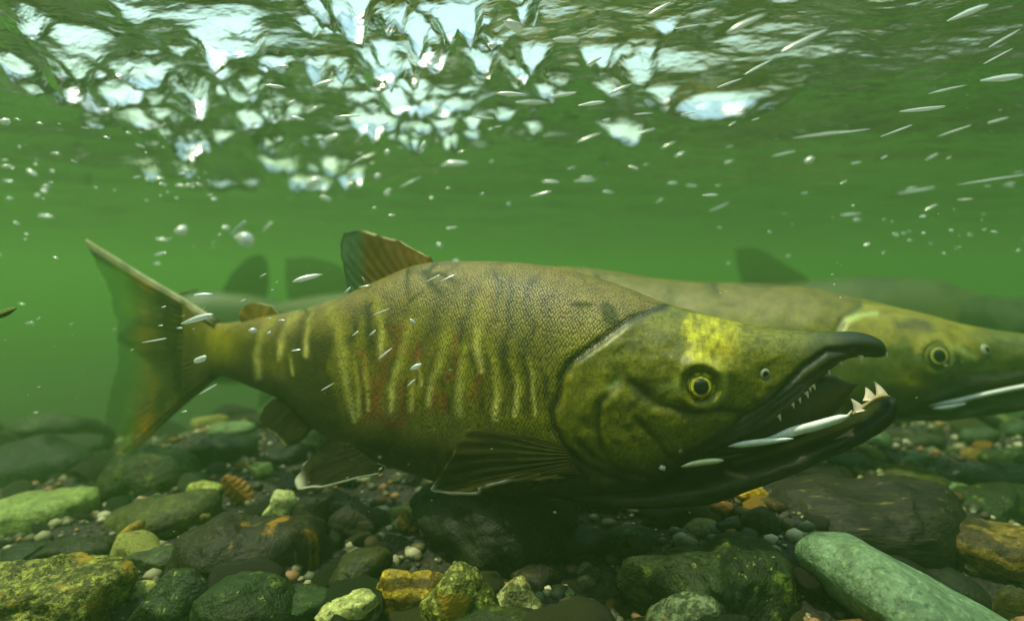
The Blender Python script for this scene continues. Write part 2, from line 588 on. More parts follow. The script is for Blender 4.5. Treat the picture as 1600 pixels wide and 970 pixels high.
S([(1143, 768), (1165, 757), (1180, 755), (1196, 770), (1194, 781), (1165, 780)], .63, 'plain', (0.75, 0.42, 0.04), 'bright orange stone just below the jaw of the foremost salmon', 61, 1, .06, 5, sub=3)
S((1127, 799, 46, 30, -20), .60, 'plain', (0.323, 0.119, 0.034), 'rust red stone below the bright orange stone', 62, 1, .06, 5, sub=3)
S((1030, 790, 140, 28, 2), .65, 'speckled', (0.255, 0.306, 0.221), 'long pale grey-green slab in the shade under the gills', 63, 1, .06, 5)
S((1094, 826, 56, 26, 8), .58, 'plain', (0.323, 0.306, 0.119), 'pale yellow stone between the slab and the mossy boulder', 64, 1, .07, 5, sub=3)
S((1138, 824, 40, 26, 0), .57, 'plain', (0.0186, 0.0167, 0.0112), 'small dark brown stone right of the pale yellow stone', 65, 1, .07, 4, sub=3)
S((985, 846, 76, 52, 5), .57, 'mossy', (0.0335, 0.0335, 0.0167), 'dark rounded stone left of the top of the mossy boulder', 66, 1, .09, 5)
S((1190, 820, 60, 46, -30), .56, 'plain', (0.0372, 0.0316, 0.013), 'brown olive stone wedged between the rust red stone and the streaked boulder', 67, 1, .09, 5, sub=3)
S((1168, 805, 42, 20, -25), .585, 'plain', (0.0595, 0.0632, 0.0149), 'small olive stone right of the rust red stone', 68, 1, .07, 4, sub=3)
S((1205, 790, 40, 22, -10), .6, 'plain', (0.0893, 0.0484, 0.0112), 'small brown orange stone at the left foot of the streaked boulder', 69, 1, .07, 4, sub=3)
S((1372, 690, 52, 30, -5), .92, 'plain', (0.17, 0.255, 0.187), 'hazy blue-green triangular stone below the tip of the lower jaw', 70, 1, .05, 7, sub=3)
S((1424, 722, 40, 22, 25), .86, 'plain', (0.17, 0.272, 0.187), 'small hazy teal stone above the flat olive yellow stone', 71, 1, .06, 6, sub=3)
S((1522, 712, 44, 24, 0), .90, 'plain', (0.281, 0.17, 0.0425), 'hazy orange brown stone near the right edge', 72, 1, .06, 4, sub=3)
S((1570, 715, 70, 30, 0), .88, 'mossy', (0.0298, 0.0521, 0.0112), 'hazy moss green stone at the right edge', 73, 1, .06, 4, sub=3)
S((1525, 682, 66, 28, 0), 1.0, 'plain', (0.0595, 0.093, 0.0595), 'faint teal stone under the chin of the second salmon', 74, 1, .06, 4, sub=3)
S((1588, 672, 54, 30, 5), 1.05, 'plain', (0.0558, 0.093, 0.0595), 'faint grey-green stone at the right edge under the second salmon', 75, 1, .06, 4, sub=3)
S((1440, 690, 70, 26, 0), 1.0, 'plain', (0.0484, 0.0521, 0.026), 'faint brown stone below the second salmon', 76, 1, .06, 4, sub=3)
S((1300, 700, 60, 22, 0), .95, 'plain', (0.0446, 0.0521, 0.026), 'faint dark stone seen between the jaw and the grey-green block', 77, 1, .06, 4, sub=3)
# --- left side
S([(-60, 800), (0, 782), (60, 775), (120, 766), (150, 770), (150, 792), (110, 830), (20, 850), (-60, 850)], .72, 'smooth', (0.34, 0.4, 0.2), 'big pale block with a bright yellow-green top at the left edge', 80, .9, .08, 5, box=.4, cat='boulder', name='boulder')
S([(150, 828), (180, 800), (235, 776), (300, 770), (335, 780), (330, 805), (270, 830), (190, 850)], .68, 'plain', (0.0893, 0.0967, 0.0298), 'long olive stone sloping up to the right, left of the dead leaf', 81, 1, .06, 4)
S((317, 764, 62, 22, 3), .74, 'plain', (0.55, 0.54, 0.20), 'flat pale yellow stone just left of the dead leaf', 82, 1, .07, 4, sub=3)
S((409, 734, 34, 26, 5), .75, 'plain', (0.42, 0.43, 0.22), 'pale round stone on dark ground left of the pelvic fin', 83, 1, .08, 5, sub=3)
S([(405, 806), (422, 785), (432, 768), (452, 768), (460, 782), (458, 800), (435, 808)], .66, 'plain', (0.70, 0.70, 0.50), 'whitish angular stone below the pelvic fin of the foremost salmon', 84, 1, .06, 6, sub=4)
S((197, 840, 80, 22, 42), .62, 'plain', (0.42, 0.26, 0.045), 'slim orange stone tilted up to the right below the long olive stone', 85, 1, .05, 4, sub=3)
S([(285, 852), (305, 832), (345, 820), (338, 834), (318, 846), (300, 862)], .62, 'plain', (0.62, 0.58, 0.26), 'pale pointed chip of stone left of the dark slab with orange streaks', 86, 1, .06, 6, sub=3)
S((315, 809, 26, 17, 15), .66, 'plain', (0.323, 0.255, 0.051), 'small yellow pebble below the long olive stone', 87, 1, .06, 3, sub=3, cat='pebble', name='pebble')
S((211, 858, 40, 27, 25), .60, 'plain', (0.289, 0.264, 0.119), 'small beige stone below the slim orange stone', 88, 1, .07, 4, sub=3)
S((238, 876, 100, 34, 5), .575, 'plain', (0.0632, 0.0818, 0.0446), 'flat grey-green stone below the small beige stone', 89, 1, .06, 4)
S((221, 922, 44, 25, 5), .525, 'plain', (0.60, 0.56, 0.26), 'pale cream oval stone among dark stones at the lower left', 90, 1, .05, 3, sub=4)
S([(-60, 930), (0, 900), (60, 885), (130, 885), (170, 905), (175, 960), (120, 1010), (-60, 1010)], .50, 'speckled', (0.40, 0.37, 0.10), 'big rough sandy yellow boulder in the bottom left corner', 91, .9, .12, 3, sub=5, cat='boulder', name='boulder')
S((180, 926, 80, 46, 0), .53, 'plain', (0.0223, 0.0372, 0.0167), 'dark green stone right of the sandy yellow boulder', 92, 1, .08, 4)
S([(215, 960), (245, 915), (290, 893), (335, 905), (340, 960), (320, 1000), (230, 1000)], .50, 'mossy', (0.0167, 0.0279, 0.0112), 'dark mossy stone at the bottom edge right of the cream oval stone', 93, 1, .08, 5)
S([(300, 960), (330, 918), (390, 902), (440, 925), (450, 970), (430, 1010), (310, 1010)], .48, 'mossy', (0.0186, 0.0316, 0.0093), 'broad dark green mossy stone at the bottom edge left of the blue-green stone', 94, 1, .08, 5)
S([(433, 950), (460, 925), (515, 915), (527, 940), (515, 985), (440, 985)], .49, 'mossy', (0.0409, 0.067, 0.0335), 'blue-green stone with scratched top left of the flat cream stone', 95, 1, .07, 6)
S([(270, 880), (310, 830), (380, 808), (455, 815), (500, 850), (500, 900), (430, 915), (320, 915)], .58, 'rusted', (0.026, 0.0242, 0.0093), 'big dark slab with orange streaks below the whitish angular stone', 96, .9, .08, 5, sub=5, cat='boulder', name='boulder')
S((430, 908, 38, 20, -10), .53, 'plain', (0.306, 0.289, 0.136), 'small cream stone at the lower edge of the dark slab with orange streaks', 97, 1, .07, 4, sub=3)
S([(505, 905), (540, 872), (590, 858), (612, 868), (600, 895), (560, 915)], .55, 'plain', (0.0484, 0.0521, 0.0167), 'sloping olive stone behind the orange layered stone', 98, 1, .07, 5)
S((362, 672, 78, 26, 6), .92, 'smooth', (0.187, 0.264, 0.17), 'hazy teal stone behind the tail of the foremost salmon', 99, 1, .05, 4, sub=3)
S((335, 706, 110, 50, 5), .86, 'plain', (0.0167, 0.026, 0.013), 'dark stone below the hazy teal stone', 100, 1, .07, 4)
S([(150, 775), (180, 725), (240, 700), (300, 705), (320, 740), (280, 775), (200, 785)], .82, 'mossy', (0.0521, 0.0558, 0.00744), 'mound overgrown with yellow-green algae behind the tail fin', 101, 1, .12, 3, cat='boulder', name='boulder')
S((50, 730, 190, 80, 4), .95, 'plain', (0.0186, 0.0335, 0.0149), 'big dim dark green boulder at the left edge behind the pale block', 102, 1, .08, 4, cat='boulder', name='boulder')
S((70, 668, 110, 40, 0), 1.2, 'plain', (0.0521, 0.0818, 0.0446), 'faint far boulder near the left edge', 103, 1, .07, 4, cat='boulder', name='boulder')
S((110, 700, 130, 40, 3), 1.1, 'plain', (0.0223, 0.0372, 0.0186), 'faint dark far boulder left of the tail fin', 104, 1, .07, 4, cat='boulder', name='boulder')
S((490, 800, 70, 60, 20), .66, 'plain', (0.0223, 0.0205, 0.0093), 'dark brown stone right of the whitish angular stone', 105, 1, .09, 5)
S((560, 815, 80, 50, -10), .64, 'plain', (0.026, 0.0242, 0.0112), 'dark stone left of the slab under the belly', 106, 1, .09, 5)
S((595, 858, 30, 20, 10), .585, 'plain', (0.0893, 0.0632, 0.0186), 'small brown pebble above the sloping olive stone', 107, 1, .07, 4, sub=3, cat='pebble', name='pebble')
S((632, 815, 22, 32, 5), .60, 'plain', (0.255, 0.145, 0.051), 'small reddish stone at the left tip of the slab under the belly', 108, 1, .07, 4, sub=3)
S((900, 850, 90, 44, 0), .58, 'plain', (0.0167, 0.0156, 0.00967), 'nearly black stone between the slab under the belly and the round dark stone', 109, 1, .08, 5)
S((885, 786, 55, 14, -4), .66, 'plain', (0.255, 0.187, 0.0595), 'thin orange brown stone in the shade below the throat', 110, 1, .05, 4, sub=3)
S((120, 860, 120, 34, 8), .60, 'plain', (0.026, 0.0316, 0.0112), 'dull brown flat stone above the sandy yellow boulder', 111, 1, .08, 4)
S((60, 868, 110, 36, 0), .60, 'plain', (0.0186, 0.0335, 0.0186), 'dull dark green stone at the left edge below the pale block', 112, 1, .08, 4)
S((940, 935, 90, 90, 0), .52, 'speckled', (0.0632, 0.0521, 0.0205), 'rough brown stone covered in grit left of the mossy boulder', 113, .8, .14, 4)
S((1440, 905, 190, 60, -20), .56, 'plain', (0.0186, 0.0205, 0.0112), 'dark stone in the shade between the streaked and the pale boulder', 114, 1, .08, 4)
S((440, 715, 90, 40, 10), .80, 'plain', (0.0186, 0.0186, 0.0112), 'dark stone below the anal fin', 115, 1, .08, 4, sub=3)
S((255, 820, 70, 24, 20), .65, 'plain', (0.0372, 0.0372, 0.0186), 'dull stone below the long olive stone', 116, 1, .08, 4, sub=3)
S((1575, 496, 120, 70, 0), 1.75, 'plain', (0.0372, 0.0595, 0.0335), 'faint tall boulder in the green murk beyond the snout of the second salmon', 117, 1, .06, 3, cat='boulder', name='boulder')

# ------------------------------------------------------------------ the bed itself
BP = np.array(BED_PTS)


def bed_height(X, Y):
    X, Y = np.asarray(X, float), np.asarray(Y, float)
    num = np.full(X.shape, BED / 0.16 ** 4)
    den = np.full(X.shape, 1 / 0.16 ** 4)
    for x, y, z, r in BP:
        w = 1 / ((X - x) ** 2 + (Y - y) ** 2 + (0.35 * r + .015) ** 2) ** 2
        num = num + w * min(z, -0.2 if y > 1.3 else z)
        den = den + w
    return num / den - .42 * smooth(1.0, 2.3, Y) + 0.008 * fbm(X * 9, Y * 9, 0, 3, 77) + 0.05 * fbm(X * .8, Y * .8, 5, 2, 78) * smooth(1.2, 3, Y)


def bed_material():
    m, N, L = new_mat('bed_silt')
    out = node(N, 'OutputMaterial')
    pb = node(N, 'BsdfPrincipled')
    pb.inputs['Roughness'].default_value = 0.8
    g = node(N, 'NewGeometry')
    a = node(N, 'TexNoise', in_Scale=16.0, in_Detail=6.0, in_Roughness=.65)
    b = node(N, 'TexVoronoi', in_Scale=160.0)
    L.new(g.outputs['Position'], a.inputs['Vector'])
    L.new(g.outputs['Position'], b.inputs['Vector'])
    r = ramp(N, [(.3, (.005, .005, .002)), (.5, (.013, .012, .004)), (.68, (.034, .028, .008))])
    L.new(a.outputs[0], r.inputs[0])
    c = mixc(N, L, .7, r.outputs[0], b.outputs['Color'], 'MULTIPLY')
    L.new(mixc(N, L, .5, r.outputs[0], c), pb.inputs['Base Color'])
    bp = node(N, 'Bump', in_Strength=.8, in_Distance=.006)
    L.new(b.outputs[0], bp.inputs['Height'])
    L.new(bp.outputs[0], pb.inputs['Normal'])
    L.new(pb.outputs[0], out.inputs['Surface'])
    return m


def build_bed():
    n = 300
    t = np.linspace(-1, 1, n)
    xs = np.sinh(t * 5.0) / math.sinh(5.0) * 30.0
    ys = 0.7 + np.sinh(t * 5.0) / math.sinh(5.0) * 30.5
    ys = np.where(ys < .7, .7 + (ys - .7) * .55, ys)
    X, Y = np.meshgrid(xs, ys, indexing='ij')
    V = np.stack([X, Y, bed_height(X, Y)], -1)
    me = mesh('riverbed', V, grid_faces(n, n), bed_material())
    if me.polygons[0].normal.z < 0:
        me.flip_normals()
    link('riverbed', me, kind='structure')


build_bed()

# small stones that fill the gaps, each an object; shared meshes
FILL = [mesh('pebble', stone_shape(3, 300 + i, .15, 8) * np.array([1, .8, .62]), ICO[3][1]) for i in range(14)]
KINDS_OF_PEBBLE = [
    ('dark brown', (0.0205, 0.0179, 0.00967), 'plain', 5), ('dull olive', (0.0484, 0.0484, 0.0149), 'plain', 4), ('mossy green', (0.0223, 0.0335, 0.0112), 'mossy', 3),
    ('grey-green', (0.0558, 0.0713, 0.0372), 'plain', 2), ('pale cream', (0.48, 0.44, 0.2), 'plain', 1.93), ('rusty orange', (0.36, 0.18, 0.03), 'plain', 1.9)]
FILLM = {}
for me in FILL:
    pass
for kn, kc, ks, kw in KINDS_OF_PEBBLE:
    FILLM[kn] = []
    for me in FILL[:6 if kw < 1.95 else 14]:
        c = me.copy()
        c.materials.append(STONE[ks])
        FILLM[kn].append(c)
for me in FILL:
    bpy.data.meshes.remove(me)
rs = np.random.RandomState(5)
placed = []
tries = 0
wts = np.array([k[3] for k in KINDS_OF_PEBBLE], float)
wts /= wts.sum()
while len(placed) < 285 and tries < 6000:
    tries += 1
    d = 0.40 + 1.35 * rs.rand() ** 1.9
    x = (rs.rand() - .5) * 1.75 * d
    r = (0.010 + 0.030 * rs.rand() ** 2.2) * (1 + .5 * smooth(.8, 1.6, d)) * (1.35 if d > 1.1 else 1)
    if any((x - q[0]) ** 2 + (d - q[1]) ** 2 < ((r + q[2]) * .85) ** 2 for q in placed):
        continue
    if any(((x - q[0]) ** 2 + (d - q[1]) ** 2) ** .5 < (q[3] * .75) for q in BED_PTS):
        continue
    placed.append((x, d, r))
    kn, kc, ks, kw = KINDS_OF_PEBBLE[rs.choice(len(wts), p=wts)]
    o = link('pebble', FILLM[kn][rs.randint(len(FILLM[kn]))])
    z = float(bed_height(np.array([x]), np.array([d]))[0])
    o.location = (x, d, z + r * .25)
    o.rotation_euler = (rs.uniform(-.4, .4), rs.uniform(-.4, .4), rs.uniform(0, 6.3))
    o.scale = (r * rs.uniform(.9, 1.5), r * rs.uniform(.8, 1.1), r * rs.uniform(.7, 1.1))
    f = rs.uniform(.7, 1.35)
    o.color = (kc[0] * f, kc[1] * f, kc[2] * f, 1)
    px_, _, _ = to_px(o.location)
    reg = ('far back' if d > 1.15 else ('on the middle of the bed' if d > .8 else 'in the foreground')) + (' under the tail' if px_ < 480 else (' under the foremost salmon' if px_ < 950 else ' under the jaws'))
    tag(o, f'small {kn} pebble {reg}', 'pebble', f'small {kn} pebbles {reg}')


def gravel():
    n = 12500
    d = .28 + 1.1 * rs.rand(n) ** 1.25
    x = rs.normal(0, .62, n) * (d + .25)
    r = .0022 + .0075 * rs.rand(n) ** 2.2
    z = bed_height(x, d) + r * .3
    bases = [stone_shape(1, 600 + i, .12, 4) for i in range(8)]
    f1 = np.array(ICO[1][1])
    V, Fc, Cc = [], [], []
    for i in range(n):
        b = bases[i % 8]
        a = rs.uniform(0, 6.3)
        R = np.array([[math.cos(a), -math.sin(a), 0], [math.sin(a), math.cos(a), 0], [0, 0, rs.uniform(.5, .9)]])
        V.append(b @ R.T * r[i] + (x[i], d[i], z[i]))
        Fc.append(f1 + i * len(b))
        c = np.array([(.03, .026, .011), (.08, .07, .022), (.20, .19, .09), (.07, .09, .04), (.22, .12, .04), (.4, .38, .22)][rs.choice(6, p=[.30, .20, .15, .11, .14, .10])]) * rs.uniform(.7, 1.3)
        Cc.append(np.tile(c, (len(b), 1)))
    m, N, L = new_mat('gravel')
    out = node(N, 'OutputMaterial')
    pb = node(N, 'BsdfPrincipled')
    pb.inputs['Roughness'].default_value = .7
    at = node(N, 'Attribute', attribute_name='pigment')
    L.new(at.outputs['Color'], pb.inputs['Base Color'])
    L.new(pb.outputs[0], out.inputs['Surface'])
    link('gravel', mesh('gravel', np.concatenate(V), np.concatenate(Fc), m, np.concatenate(Cc)), kind='stuff')


gravel()


# ------------------------------------------------------------------ salmon
def skin_material(name, scales=True):
    m, N, L = new_mat(name)
    out = node(N, 'OutputMaterial')
    pb = node(N, 'BsdfPrincipled')
    pb.inputs['Roughness'].default_value = 0.40 if scales else 0.52
    pb.inputs['Specular IOR Level'].default_value = 0.42 if scales else 0.2
    at = node(N, 'Attribute', attribute_name='pigment')
    uv = node(N, 'Attribute', attribute_name='skin_uv')
    tc = node(N, 'TexCoord')
    a = node(N, 'TexNoise', in_Scale=260.0, in_Detail=3.0, in_Roughness=.65)
    b = node(N, 'TexNoise', in_Scale=70.0, in_Detail=4.0, in_Roughness=.6)
    L.new(tc.outputs['Object'], a.inputs['Vector'])
    L.new(tc.outputs['Object'], b.inputs['Vector'])
    mr = node(N, 'MapRange')
    mr.inputs['To Min'].default_value = .55
    mr.inputs['To Max'].default_value = 1.45
    L.new(a.outputs[0], mr.inputs['Value'])
    mr2 = node(N, 'MapRange')
    mr2.inputs['From Min'].default_value = .3
    mr2.inputs['From Max'].default_value = .7
    mr2.inputs['To Min'].default_value = .72
    mr2.inputs['To Max'].default_value = 1.25
    L.new(b.outputs[0], mr2.inputs['Value'])
    a3 = node(N, 'TexNoise', in_Scale=780.0, in_Detail=2.0, in_Roughness=.7)
    L.new(tc.outputs['Object'], a3.inputs['Vector'])
    mr3 = node(N, 'MapRange')
    mr3.inputs['From Min'].default_value = .25
    mr3.inputs['From Max'].default_value = .75
    mr3.inputs['To Min'].default_value = .62
    mr3.inputs['To Max'].default_value = 1.38
    L.new(a3.outputs[0], mr3.inputs['Value'])
    mu0 = node(N, 'Math', operation='MULTIPLY')
    L.new(mr.outputs[0], mu0.inputs[0])
    L.new(mr3.outputs[0], mu0.inputs[1])
    mu = node(N, 'Math', operation='MULTIPLY')
    L.new(mu0.outputs[0], mu.inputs[0])
    L.new(mr2.outputs[0], mu.inputs[1])
    vm = node(N, 'VectorMath', operation='SCALE')
    tint = mixc(N, L, 1.0, at.outputs['Color'], (.90, .91, .40), 'MULTIPLY')  # colour cast of the underwater light worked into the skin tone
    L.new(tint, vm.inputs[0])
    L.new(mu.outputs[0], vm.inputs['Scale'])
    col = vm.outputs[0]
    h = None
    if scales:
        mp = node(N, 'Mapping')
        mp.inputs['Rotation'].default_value = (0, 0, math.radians(45))
        mp.inputs['Scale'].default_value = (1.0, 1.0, 1.0)
        L.new(uv.outputs['Vector'], mp.inputs[0])
        v = node(N, 'TexVoronoi', in_Scale=540.0, voronoi_dimensions='2D', in_Randomness=0.5)
        L.new(mp.outputs[0], v.inputs['Vector'])
        s = node(N, 'MapRange', interpolation_type='SMOOTHSTEP')
        s.inputs['From Min'].default_value = .25
        s.inputs['From Max'].default_value = .75
        s.inputs['To Min'].default_value = 1.0
        s.inputs['To Max'].default_value = .0
        L.new(v.outputs['Distance'], s.inputs['Value'])
        k = node(N, 'Math', operation='MULTIPLY')
        L.new(s.outputs[0], k.inputs[0])
        L.new(at.outputs['Alpha'], k.inputs[1])
        dk = mixc(N, L, 1.0, col, (.62, .60, .6), 'MULTIPLY')
        lt = mixc(N, L, 1.0, col, (1.35, 1.35, 1.25), 'MULTIPLY')
        sc_col = mixc(N, L, s.outputs[0], dk, lt)
        col = mixc(N, L, at.outputs['Alpha'], col, sc_col)
        h = k.outputs[0]
    L.new(col, pb.inputs['Base Color'])
    b1 = node(N, 'Bump', in_Strength=.25, in_Distance=.002)
    L.new(b.outputs[0], b1.inputs['Height'])
    b3 = node(N, 'Bump', in_Strength=.35, in_Distance=.0006)
    L.new(a3.outputs[0], b3.inputs['Height'])
    L.new(b1.outputs[0], b3.inputs['Normal'])
    nrm = b3.outputs[0]
    if h is not None:
        b2 = node(N, 'Bump', in_Strength=.5, in_Distance=.0008)
        L.new(h, b2.inputs['Height'])
        L.new(nrm, b2.inputs['Normal'])
        nrm = b2.outputs[0]
    L.new(nrm, pb.inputs['Normal'])
    L.new(pb.outputs[0], out.inputs['Surface'])
    return m


def fin_material():
    m, N, L = new_mat('fin_membrane')
    out = node(N, 'OutputMaterial')
    at = node(N, 'Attribute', attribute_name='pigment')
    tc = node(N, 'TexCoord')
    a = node(N, 'TexNoise', in_Scale=120.0, in_Detail=4.0)
    L.new(tc.outputs['Object'], a.inputs['Vector'])
    mr = node(N, 'MapRange')
    mr.inputs['To Min'].default_value = .5
    mr.inputs['To Max'].default_value = 1.5
    L.new(a.outputs[0], mr.inputs['Value'])
    vm = node(N, 'VectorMath', operation='SCALE')
    L.new(at.outputs['Color'], vm.inputs[0])
    L.new(mr.outputs[0], vm.inputs['Scale'])
    d = node(N, 'BsdfPrincipled')
    d.inputs['Roughness'].default_value = .75
    d.inputs['Specular IOR Level'].default_value = .02
    L.new(vm.outputs[0], d.inputs['Base Color'])
    t = node(N, 'BsdfTranslucent')
    L.new(vm.outputs[0], t.inputs['Color'])
    mx = node(N, 'MixShader', in_0=.35)
    L.new(d.outputs[0], mx.inputs[1])
    L.new(t.outputs[0], mx.inputs[2])
    tr = node(N, 'BsdfTransparent', in_Color=(.9, .95, .85, 1))
    m2 = node(N, 'MixShader')
    L.new(at.outputs['Alpha'], m2.inputs[0])     # how solid the membrane is
    L.new(tr.outputs[0], m2.inputs[1])
    L.new(mx.outputs[0], m2.inputs[2])
    L.new(m2.outputs[0], out.inputs['Surface'])
    return m


def plain_material(name, color, rough=.4, spec=.4, coat=0.0, sss=0.0):
    m, N, L = new_mat(name)
    out = node(N, 'OutputMaterial')
    pb = node(N, 'BsdfPrincipled')
    tc = node(N, 'TexCoord')
    n = node(N, 'TexNoise', in_Scale=180.0, in_Detail=3.0)
    L.new(tc.outputs['Object'], n.inputs['Vector'])
    c = mixc(N, L, n.outputs[0], tuple(v * .75 for v in color), tuple(min(1, v * 1.2) for v in color))
    L.new(c, pb.inputs['Base Color'])
    pb.inputs['Roughness'].default_value = rough
    pb.inputs['Specular IOR Level'].default_value = spec
    pb.inputs['Coat Weight'].default_value = coat
    L.new(pb.outputs[0], out.inputs['Surface'])
    return m


SKIN, HEADSKIN, FIN = skin_material('salmon_skin'), skin_material('salmon_jaw_skin', False), fin_material()
TOOTH = plain_material('tooth_enamel', (.80, .66, .50), .3)
GUM = plain_material('pale_gum', (.86, .90, .86), .3)
PUPIL = plain_material('pupil_black', (.006, .007, .006), .08, .6)
LINING = plain_material('mouth_lining', (.075, .068, .024), .5, .3)
NOSE = plain_material('nostril_rim', (.22, .25, .17), .4)
DARKPIT = plain_material('nostril_pit', (.012, .014, .008), .6)


class Loft:
    """a closed body lofted along a spine traced in the photograph; keeps where each near-side point shows"""

    def __init__(self, top, bot, depth, thick, xs, nv=160, relief=None, power=2.15, capfrac=0.0):
        n = len(xs)
        T, B, D, H = top(xs), bot(xs), depth(xs), thick(xs)
        PT, PB = world_pt(xs, T, D), world_pt(xs, B, D)
        C = (PT + PB) / 2
        up = (PT - PB) / 2
        tan = np.gradient(C, axis=0)
        tan[:, 2] = 0
        tan /= np.linalg.norm(tan, axis=1)[:, None]
        N = np.stack([tan[:, 1], -tan[:, 0], 0 * tan[:, 0]], -1)     # towards the lens for a fish heading right
        N[N[:, 1] > 0] *= -1
        th = np.linspace(0, 2 * math.pi, nv, endpoint=False)
        # denser rows on the side that shows
        c, s = np.cos(th), np.sin(th)
        e = 2 / power
        c2, s2 = np.sign(c) * np.abs(c) ** e, np.sign(s) * np.abs(s) ** e

        def place(extra):
            return (C[:, None] + up[:, None] * s2[None, :, None] + N[:, None] * ((H[:, None] * c2[None]) * 1.0)[..., None]
                    + N[:, None] * (np.sign(c)[None] * extra)[..., None])
        P = place(np.zeros((n, nv)))
        px, py, dd = to_px(P)
        mir = (nv // 2 - np.arange(nv)) % nv
        near = c >= -1e-9
        PX = np.where(near[None], px, px[:, mir])
        PY = np.where(near[None], py, py[:, mir])
        if relief is not None:
            P = place(relief(PX, PY) * np.abs(c)[None] ** .5)
        self.P, self.PX, self.PY, self.near, self.nv, self.n = P, PX, PY, near, nv, n
        self.V01 = np.broadcast_to(s[None], (n, nv))
        L = np.r_[0, np.cumsum(np.linalg.norm(np.diff(C, axis=0), axis=1))]
        A = np.linalg.norm(up, axis=1)
        self.uv = np.stack([np.broadcast_to(L[:, None], (n, nv)),
                            np.broadcast_to((np.minimum(th, 2 * math.pi - th) if False else np.abs(((th + math.pi / 2) % (2 * math.pi)) - math.pi))[None], (n, nv)) * 0.8 * np.mean(A)], -1)

    def mesh(self, name, mat, col):
        n, nv = self.n, self.nv
        V = self.P.reshape(-1, 3)
        cc = np.asarray(col).reshape(n * nv, -1)
        V = np.r_[V, [self.P[0].mean(0)], [self.P[-1].mean(0)]]
        cc = np.r_[cc, cc[:1], cc[-1:]]
        uv = np.r_[self.uv.reshape(-1, 2), [[0, 0]], [[0, 0]]]
        F_ = grid_faces(n, nv, True)
        F_ += [(n * nv, (j + 1) % nv, j) for j in range(nv)]
        F_ += [(n * nv + 1, (n - 1) * nv + j, (n - 1) * nv + (j + 1) % nv) for j in range(nv)]
        me = mesh(name, V, F_, mat, cc, uv)
        import bmesh
        bm = bmesh.new()
        bm.from_mesh(me)
        bmesh.ops.recalc_face_normals(bm, faces=bm.faces)
        bm.to_mesh(me)
        bm.free()
        me.polygons.foreach_set('use_smooth', [True] * len(me.polygons))
        return me

    def at(self, px, py):
        """surface point on the near side that shows at this pixel, with its outward normal"""
        x, y, d = to_px(self.P)
        q = np.where(self.near[None], (x - px) ** 2 + (y - py) ** 2, 1e9)
        i, j = np.unravel_index(np.argmin(q), q.shape)
        i0, i1 = max(i - 3, 0), min(i + 3, self.n - 1)
        a = self.P[i1, j] - self.P[i0, j]
        b = self.P[i, (j + 3) % self.nv] - self.P[i, (j - 3) % self.nv]
        nn = np.cross(a, b)
        nn /= np.linalg.norm(nn)
        if nn[1] > 0:
            nn = -nn
        return self.P[i, j], nn


def fin(name, base, tip, rays, color, parent, thick=.004, ns=26, per=6, ripple=.003, seed=0):
    """base and tip: matching edges as (px, py, depth); rays run from base to tip"""
    nt = rays * per + 1
    A, B = along(base, nt), along(tip, nt)
    ray = B - A
    B = B + ray / (np.linalg.norm(ray[:, :2], axis=1)[:, None] + 1e-9) * (2.6 * noise3(np.arange(nt) / per * .9, seed, 0, 15) + .5 * np.cos(np.arange(nt) / per * 2 * math.pi))[:, None] * [[1, 1, 0]]
    s = np.linspace(0, 1, ns)[:, None, None]
    Q = A[None] * (1 - s) + B[None] * s
    P = world_pt(Q[..., 0], Q[..., 1], Q[..., 2])
    du, dv = np.gradient(P, axis=0), np.gradient(P, axis=1)
    Nn = np.cross(du, dv)
    Nn /= np.linalg.norm(Nn, axis=-1, keepdims=True) + 1e-12
    Nn[Nn[..., 1] > 0] *= -1
    s1 = np.linspace(0, 1, ns)[:, None]
    t1 = np.linspace(0, 1, nt)[None]
    P = P + Nn * (ripple * s1 * noise3(s1 * 1.5, t1 * 5, seed, 9))[..., None]
    rid = (.5 + .5 * np.cos(2 * math.pi * t1 * rays + 2.0 * noise3(s1 * 2, t1 * 3, seed, 4)))
    half = thick * (1 - .85 * s1) * .5 + .00022
    half = half * (0.45 + .55 * smooth(0, .06, t1) * smooth(0, .06, 1 - t1)) + .0009 * rid * (1 - .6 * s1)
    fr, bk = P + Nn * half[..., None], P - Nn * half[..., None]
    V = np.concatenate([fr.reshape(-1, 3), bk.reshape(-1, 3)])
    o = ns * nt
    Fc = grid_faces(ns, nt)
    Fc = Fc + [tuple(o + i for i in f[::-1]) for f in Fc]
    ring = [j for j in range(nt)] + [i * nt + nt - 1 for i in range(1, ns)] + [(ns - 1) * nt + j for j in range(nt - 2, -1, -1)] + [i * nt for i in range(ns - 2, 0, -1)]
    for a, b in zip(ring, ring[1:] + ring[:1]):
        Fc.append((a, a + o, b + o, b))
    S1, T1 = np.broadcast_arrays(s1, t1)
    c = color(S1, T1, rid + 0 * S1, Q[..., 0], Q[..., 1]).reshape(-1, 4)
    return link(name, mesh(name, V, Fc, FIN, np.r_[c, c]), parent)


